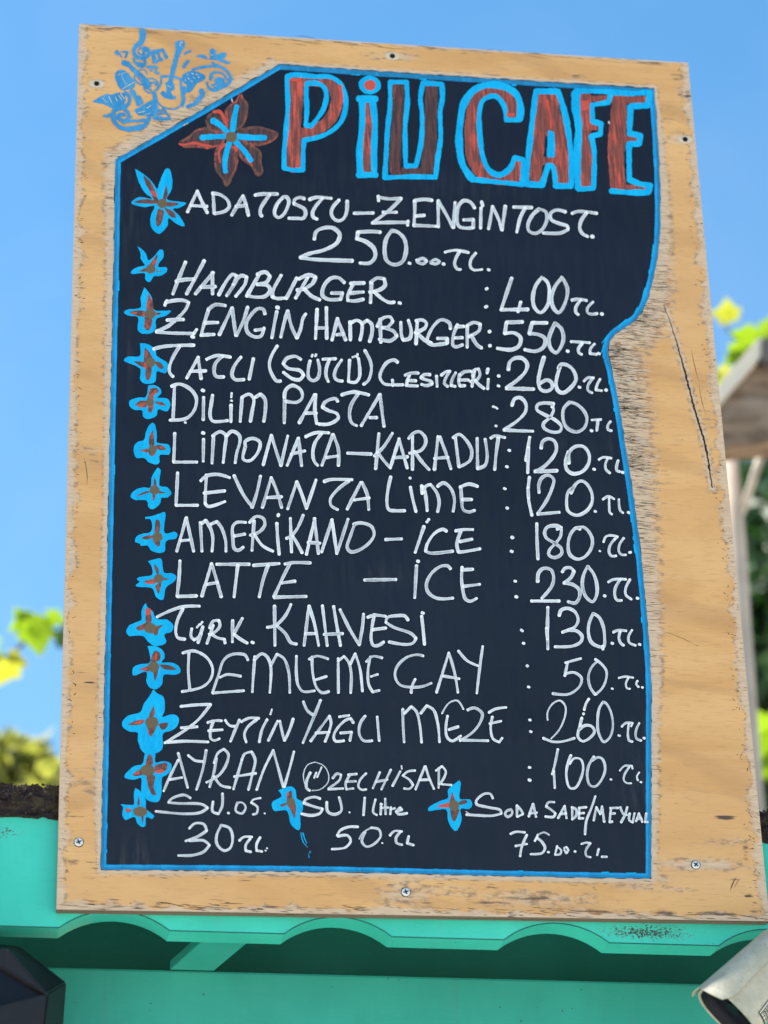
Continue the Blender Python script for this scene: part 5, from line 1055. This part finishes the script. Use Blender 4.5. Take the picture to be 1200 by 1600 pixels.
def cctv():
    A = (rgt * -.75 - upv * .66).normalized() * .89 - fwd * .455; A.normalize()
    e1 = (rgt * .84 - upv * .54).normalized(); e1 = (e1 - A * e1.dot(A)).normalized()
    e2 = A.cross(e1).normalized()
    if e2.dot(fwd) > 0: e2 = -e2      # side turned to the viewer
    front = at(1134, 1589, -.12)
    root = empty('security_camera', front - A * .15, 'beige bullet security camera under the right end of the roof edge', 'security camera')
    off = root.location
    def P(s, th, r=1.0, add=0.0):     # s metres behind the front, th around
        c, s_ = math.cos(th), math.sin(th); n = 2.7; r = r * (1 - 2.1 * s)
        q = (abs(c) ** n + abs(s_) ** n) ** (-1 / n)
        return front - A * s + (e1 * c * q * (.0505 * r + add) + e2 * s_ * q * (.043 * r + add)) - off
    def shell(name, t0, t1, s0, s1, add, th, mat, fsh=None, closed=False, n=40):
        bm = bmesh.new(); O, I = [], []
        for i in range(n if closed else n + 1):
            t = t0 + (t1 - t0) * i / n; ss = s0 + (fsh(i / n) if fsh else 0)
            O.append([bm.verts.new(P(s, t, 1, add)) for s in (ss, s1)]); I.append([bm.verts.new(P(s, t, 1, add - th)) for s in (ss, s1)])
        m = len(O)
        for i in range(m if closed else m - 1):
            j = (i + 1) % m
            bm.faces.new((O[i][0], O[i][1], O[j][1], O[j][0])); bm.faces.new((I[i][0], I[j][0], I[j][1], I[i][1]))
            bm.faces.new((O[i][0], O[j][0], I[j][0], I[i][0])); bm.faces.new((O[i][1], I[i][1], I[j][1], O[j][1]))
        if not closed:
            for i in (0, m - 1): bm.faces.new((O[i][0], I[i][0], I[i][1], O[i][1]))
        return bm_obj(name, bm, [mat], root, True)
    h = shell('housing', 0, 2 * math.pi, .004, .146, 0, .003, M_CCTV, closed=True, n=64)
    shell('dark_lining', 0, 2 * math.pi, .0055, .05, -.0036, .001, M_CIN, closed=True, n=64)
    hood = shell('sunshade', R(107), R(212), .0, .138, .0055, .002, M_CCTV, fsh=lambda u: -.002 - .012 * math.sin(math.pi * min(1, u * 1.6)) * (1 - u) + .014 * max(0, 1 - u * 14) ** 1)
    for o in (h, hood):
        m_ = o.modifiers.new('edge', 'EDGE_SPLIT'); m_.split_angle = R(40)
    bm = bmesh.new()
    ring = [bm.verts.new(P(.022, k * 2 * math.pi / 64, 1, -.005)) for k in range(64)]; bm.faces.new(ring)
    bm_obj('face_plate', bm, [M_CIN], root)
    bm = bmesh.new(); ctr = front - A * .0215 - off
    for r_, d in ((.012, .0),):
        a = [bm.verts.new(ctr + (e1 * math.cos(t) + e2 * math.sin(t)) * r_ + A * .006) for t in [k * math.pi / 12 for k in range(24)]]
        b = [bm.verts.new(ctr + (e1 * math.cos(t) + e2 * math.sin(t)) * r_) for t in [k * math.pi / 12 for k in range(24)]]
        bm.faces.new(a)
        for k in range(24): bm.faces.new((a[k], b[k], b[(k + 1) % 24], a[(k + 1) % 24]))
    bm_obj('lens', bm, [M_LENS], root)
    bm = bmesh.new(); bm.faces.new([bm.verts.new(P(.144, k * 2 * math.pi / 40, .97)) for k in range(40)]); bm_obj('end_cap', bm, [M_CCTV], root)
    # spec sticker with rows of tiny print
    bm = bmesh.new()
    def patch(s0, s1, t0, t1, add, mi):
        n = 6
        for i in range(n):
            a, b = t0 + (t1 - t0) * i / n, t0 + (t1 - t0) * (i + 1) / n
            f = bm.faces.new([bm.verts.new(P(s, t, 1, add)) for s, t in ((s0, a), (s1, a), (s1, b), (s0, b))]); f.material_index = mi
    patch(.022, .052, R(30), R(62), .0004, 0)
    pr_ = random.Random(4)
    patch(.024, .050, R(58), R(60), .0007, 1); patch(.024, .050, R(32), R(34), .0007, 1)
    for i, s in enumerate((.025, .0292, .0334, .0376, .0418, .046)):
        t = 36
        while t < 55:
            l = pr_.uniform(2, 5) if i else 6; patch(s, s + (.0018 if i else .0024), R(t), R(min(56, t + l)), .0007, 1); t += l + 1.5
    bm_obj('sticker', bm, [M_STK, mat_flat('sticker_print', (.6, .58, .5), .6, .2)], root)
    bm = bmesh.new()
    p0 = front - A * .143 - off
    tube(bm, [p0, p0 - A * .05 - e2 * .02, Vector((p0.x, YB - off.y, p0.z + .03))], [.012, .012, .012], 12)
    bm_obj('mounting_arm', bm, [M_CCTV], root)
cctv()

# ------------------------------------------------------------------ weathered pergola behind, right
M_GREYWOOD = mat_flat('grey_weathered_timber', (0.20, 0.145, 0.108), .8, .15, var=.4, scale=9)
M_PALEWOOD = mat_flat('pale_timber', (0.66, 0.57, 0.46), .75, .15, var=.1, scale=14)
M_DARKWOOD = mat_flat('dark_timber', (0.12, 0.105, 0.095), .8, .15, var=.3, scale=14)
def mat_beam():
    k = NT('weathered_beam_wood')
    s = k.noise(k.coords((.35, 1, 1.2)), 16, 6, .65, .8); b = k.noise(k.coords(), 4.5, 4, .6)
    c = k.mix(k.rng(s, .35, .68), (0.13, 0.085, 0.058), (0.31, 0.215, 0.15)); c = k.mix(k.math('MULTIPLY', k.rng(b, .5, .7), .6), c, (0.30, 0.25, 0.215))
    k.bump(s, .5, .01)
    return k.out(c, .85, .1)
M_GREYWOOD = mat_beam()
pg = empty('pergola', (2.0, 3.1, 0), 'grey weathered timber pergola corner behind the board at the right', 'pergola')
def ppoly(name, pts, y, depth, mat):
    bm = bmesh.new(); prism(bm, [at(px, py, y) - pg.location for px, py in pts], Vector((0, depth, 0)), .004)
    bm_obj(name, bm, [mat], pg)
ppoly('beam', [(1085, 705), (1085, 674), (1191, 556), (1330, 520), (1330, 690), (1200, 692)], 3.0, .10, M_GREYWOOD)
ppoly('edge_board', [(1085, 676), (1085, 646), (1184, 529), (1190, 526), (1190, 556)], 2.96, .06, M_PALEWOOD)
ppoly('end_board', [(1191, 528), (1330, 490), (1330, 535), (1192, 566)], 2.95, .05, M_DARKWOOD)
ppoly('brace', [(1191, 694), (1203, 694), (1166, 800), (1154, 806)], 3.3, .04, M_PALEWOOD)
bm = bmesh.new()
a = at(1136, 700, 3.3); b = at(1156, 985, 3.3); c = b + (b - a) * 1.0
zz = 0.0; k_ = (a.z - zz) / (a.z - b.z); foot = a + (b - a) * k_
tube(bm, [a + Vector((0, 0, .05)) - pg.location, a + (b - a) * .5 + Vector((.004, 0, 0)) - pg.location, b - pg.location, foot - pg.location], [.030, .033, .034, .04], 12)
bm_obj('post', bm, [mat_flat('bleached_post', (0.46, 0.365, 0.30), .8, .15, var=.3, scale=9)], pg, True)

# ------------------------------------------------------------------ vines, shrub and tree
def mat_leaf(name, a, b, tr, tf):
    k = NT(name)
    n = k.noise(k.coords(), 12, 3); c = k.mix(k.rng(n, .35, .65), a, b)
    k.out(c, .5, .3)
    t = k.n('ShaderNodeBsdfTranslucent'); t.inputs[0].default_value = (*tr, 1)
    mx = k.n('ShaderNodeMixShader'); mx.inputs[0].default_value = tf
    k.l(k.b.outputs[0], mx.inputs[1]); k.l(t.outputs[0], mx.inputs[2]); k.l(mx.outputs[0], k.t.nodes['Material Output'].inputs[0])
    return k.m
M_VINE = mat_leaf('vine_leaf', (0.07, 0.12, 0.012), (0.10, 0.14, 0.012), (0.21, 0.33, 0.008), .62)
M_VINEY = mat_leaf('yellow_vine_leaf', (0.16, 0.16, 0.02), (0.2, 0.18, 0.02), (0.36, 0.37, 0.025), .6)
M_TREE = mat_leaf('dark_leaf', (0.022, 0.055, 0.018), (0.035, 0.075, 0.022), (0.03, 0.09, 0.012), .25)
M_SHRUB = mat_leaf('olive_leaf', (0.20, 0.20, 0.05), (0.28, 0.25, 0.10), (0.36, 0.38, 0.05), .5)
M_BARK = mat_flat('bark', (0.12, 0.09, 0.06), .9, .1, var=.3, scale=20)
LEAF = [(0, 0), (.12, -.10), (.30, -.16), (.44, -.05), (.40, .10), (.56, .22), (.52, .40), (.34, .44), (.30, .56), (.18, .74), (0, .98)]
def leaf(bm, c, nrm, up, size, curl=.25, mi=0):
    nrm = nrm.normalized(); up = (up - nrm * up.dot(nrm)).normalized(); sd_ = up.cross(nrm)
    mid = [c + up * size * t + nrm * size * curl * (t * t * .5) for t in (0, .33, .66, .98)]
    for s in (-1, 1):
        rim = [c + sd_ * s * x * size + up * y * size + nrm * size * curl * (abs(x) * .9 + y * y * .5) * (1 if s > 0 else .8) for x, y in LEAF]
        ctr = bm.verts.new(c + up * size * .35 + nrm * size * curl * .06 + sd_ * s * .02 * size)
        vs = [bm.verts.new(p) for p in rim]
        for i in range(len(vs) - 1):
            f = bm.faces.new((ctr, vs[i], vs[i + 1])); f.material_index = mi
        f = bm.faces.new((ctr, vs[-1], vs[0])); f.material_index = mi
def rv(): return Vector((rnd.gauss(0, 1), rnd.gauss(0, 1), rnd.gauss(0, 1)))
def vine(label, leaves, stem, y, mats, base):
    root = empty('grape_vine', base, label, 'vine', 'backlit vines behind the board')
    bm = bmesh.new()
    for px, py, spx, ux, uy, mi, tl in leaves:
        yy = y + rnd.uniform(-.15, .15)
        c = at(px, py, yy); k = (c - CAM).dot(fwd) / FPX; size = spx * k
        up = rgt * ux - upv * uy
        nrm = -fwd - upv * .45 + rgt * rnd.uniform(-.4, .4) * tl + upv * rnd.uniform(-.4, .4) * tl
        leaf(bm, c - root.location - up.normalized() * size * .42, nrm, up, size, rnd.uniform(.1, .35), mi)
    bm_obj('leaves', bm, mats, root)
    bm = bmesh.new()
    pts = [at(px, py, y + dy) - root.location for px, py, dy in stem]
    pts.append(Vector((pts[-1].x + .1, pts[-1].y + .05, -root.location.z)))
    tube(bm, pts, [.004 + .0025 * i for i in range(len(pts))], 7); bm_obj('stem', bm, [M_BARK], root, True)
g1 = at(-120, 1300, 5.0)
vine('grape vine shoot with bright yellow green leaves left of the board', [(45, 958, 54, -.5, -1, 0, 1), (34, 975, 46, -1, .6, 0, 1), (58, 998, 58, .1, 1, 0, 1), (66, 978, 40, .8, .2, 0, 1), (88, 968, 38, 1, .5, 0, 1), (12, 1030, 52, -.6, -.6, 1, 1), (8, 1056, 50, -.3, .8, 1, 1), (30, 1030, 34, .8, .2, 1, 1), (110, 1000, 50, .6, .7, 2, 1), (-30, 1010, 60, -1, 0, 0, 1), (-40, 1070, 60, -.4, 1, 1, 1)],
     [(92, 975, 0), (60, 985, 0), (20, 1020, .02), (-40, 1090, .04), (-110, 1250, .1)], 5.0, [M_VINE, M_VINEY, M_TREE], Vector((g1.x, 5.1, 0)))
g2 = at(1290, 700, 3.8)
vine('grape vine climbing over the pergola beam with one yellow leaf', [(1133, 483, 40, -.3, -1, 1, 1), (1122, 490, 26, -1, .1, 1, 1), (1136, 496, 26, .3, 1, 1, 1), (1162, 521, 42, -1, -.2, 0, 1), (1176, 522, 42, .8, -.3, 0, 1), (1166, 534, 34, 0, 1, 0, 1), (1146, 556, 40, -.6, .5, 0, 1), (1150, 550, 30, .5, -1, 0, 1), (1128, 585, 34, -.4, .2, 3, 1), (1215, 510, 50, .8, -.3, 0, 1), (1112, 600, 40, -.6, .7, 0, 1)],
     [(1118, 492, 0), (1150, 530, 0), (1185, 545, .05), (1260, 640, .1), (1300, 900, .1)], 3.7, [M_VINE, M_VINEY, M_TREE, M_SHRUB], Vector((g2.x, 3.8, 0)))
vine('bright lime vine leaves hanging beside the lower right edge of the board', [(1188, 1120, 62, -.4, -1, 0, .5), (1190, 1150, 70, -.6, .4, 0, .5), (1178, 1195, 60, -.2, 1, 0, .5), (1200, 1185, 66, .5, .8, 0, .5), (1225, 1140, 70, 1, -.2, 0, 1), (1172, 1160, 46, -1, 0, 3, .5), (1215, 1210, 60, .3, 1, 0, 1)],
     [(1180, 1110, 0), (1200, 1160, 0), (1260, 1220, .05), (1300, 1350, .1)], 3.6, [M_VINE, M_VINEY, M_TREE, M_SHRUB], Vector((g2.x - .1, 3.7, 0)))
def crown_leaves(bm, c, rad, n, size, clumps, seed):
    pr = random.Random(seed)
    cl = []
    for _ in range(clumps):
        d = Vector((pr.gauss(0, 1), pr.gauss(0, 1), pr.gauss(0, 1))).normalized() * pr.uniform(.35, 1) 
        cl.append((Vector((d.x * rad.x, d.y * rad.y, d.z * rad.z)), pr.uniform(.22, .42)))
    for i in range(n):
        k, r_ = cl[pr.randrange(clumps)]
        g = Vector((pr.gauss(0, .5), pr.gauss(0, .5), pr.gauss(0, .45)))
        p = c + k + Vector((g.x * r_ * rad.x, g.y * r_ * rad.y, g.z * r_ * rad.z)) * 1.6
        u = Vector((pr.gauss(0, 1), pr.gauss(0, 1), pr.gauss(-.5, 1))).normalized(); v = u.orthogonal().normalized(); v = (v * math.cos(i) + u.cross(v) * math.sin(i)).normalized()
        s = size * pr.uniform(.6, 1.3); n_ = u.cross(v) * s * .15
        a = [bm.verts.new(q) for q in (p, p + u * s * .5 + v * s * .3 + n_, p + u * s, p + u * s * .5 - v * s * .3 + n_)]
        bm.faces.new((a[0], a[1], a[2])); bm.faces.new((a[0], a[2], a[3]))
def tree(name, label, cat, c, rad, n, size, clumps, mat, seed):
    root = empty(name, (c.x, c.y, 0), label, cat)
    bm = bmesh.new(); crown_leaves(bm, Vector((0, 0, c.z)), rad, n, size, clumps, seed); bm_obj('crown', bm, [mat], root)
    bm = bmesh.new(); pr = random.Random(seed + 1)
    tube(bm, [Vector((0, 0, 0)), Vector((.04, 0, c.z * .4)), Vector((-.03, .03, c.z * .75)), Vector((0, 0, c.z + rad.z * .3))], [.13, .10, .08, .03], 10)
    for _ in range(7):
        d = Vector((pr.gauss(0, 1) * rad.x, pr.gauss(0, 1) * rad.y, abs(pr.gauss(0, 1)) * rad.z)) * .5
        tube(bm, [Vector((-.02, .02, c.z * .72)), Vector((0, 0, c.z * .85)) + d * .5, Vector((0, 0, c.z)) + d], [.05, .03, .012], 7)
    bm_obj('trunk', bm, [M_BARK], root, True)
tc = at(1345, 1110, 8.0)
tree('tree', 'dense dark green tree behind the pergola at the right', 'tree', tc, Vector((.95, .95, 1.05)), 22000, .16, 110, M_TREE, 21)
tc = at(45, 1240, 6.5)
tree('small_tree', 'loose olive and yellow green treetop just above the roof at the left', 'tree', tc, Vector((.36, .36, .24)), 900, .12, 14, M_SHRUB, 33)

# ------------------------------------------------------------------ ground
def mat_ground():
    k = NT('pale_paving')
    n = k.noise(k.coords(), .8, 5, .6); f = k.noise(k.coords(), 40, 3)
    c = k.mix(n, (.50, .46, .39), (.60, .55, .47)); c = k.mix(k.math('MULTIPLY', f, .2), c, (.36, .33, .29))
    return k.out(c, .9, .15)
bm = bmesh.new(); bmesh.ops.create_grid(bm, x_segments=8, y_segments=8, size=400)
g = bm_obj('ground', bm, [mat_ground()]); g['kind'] = 'structure'
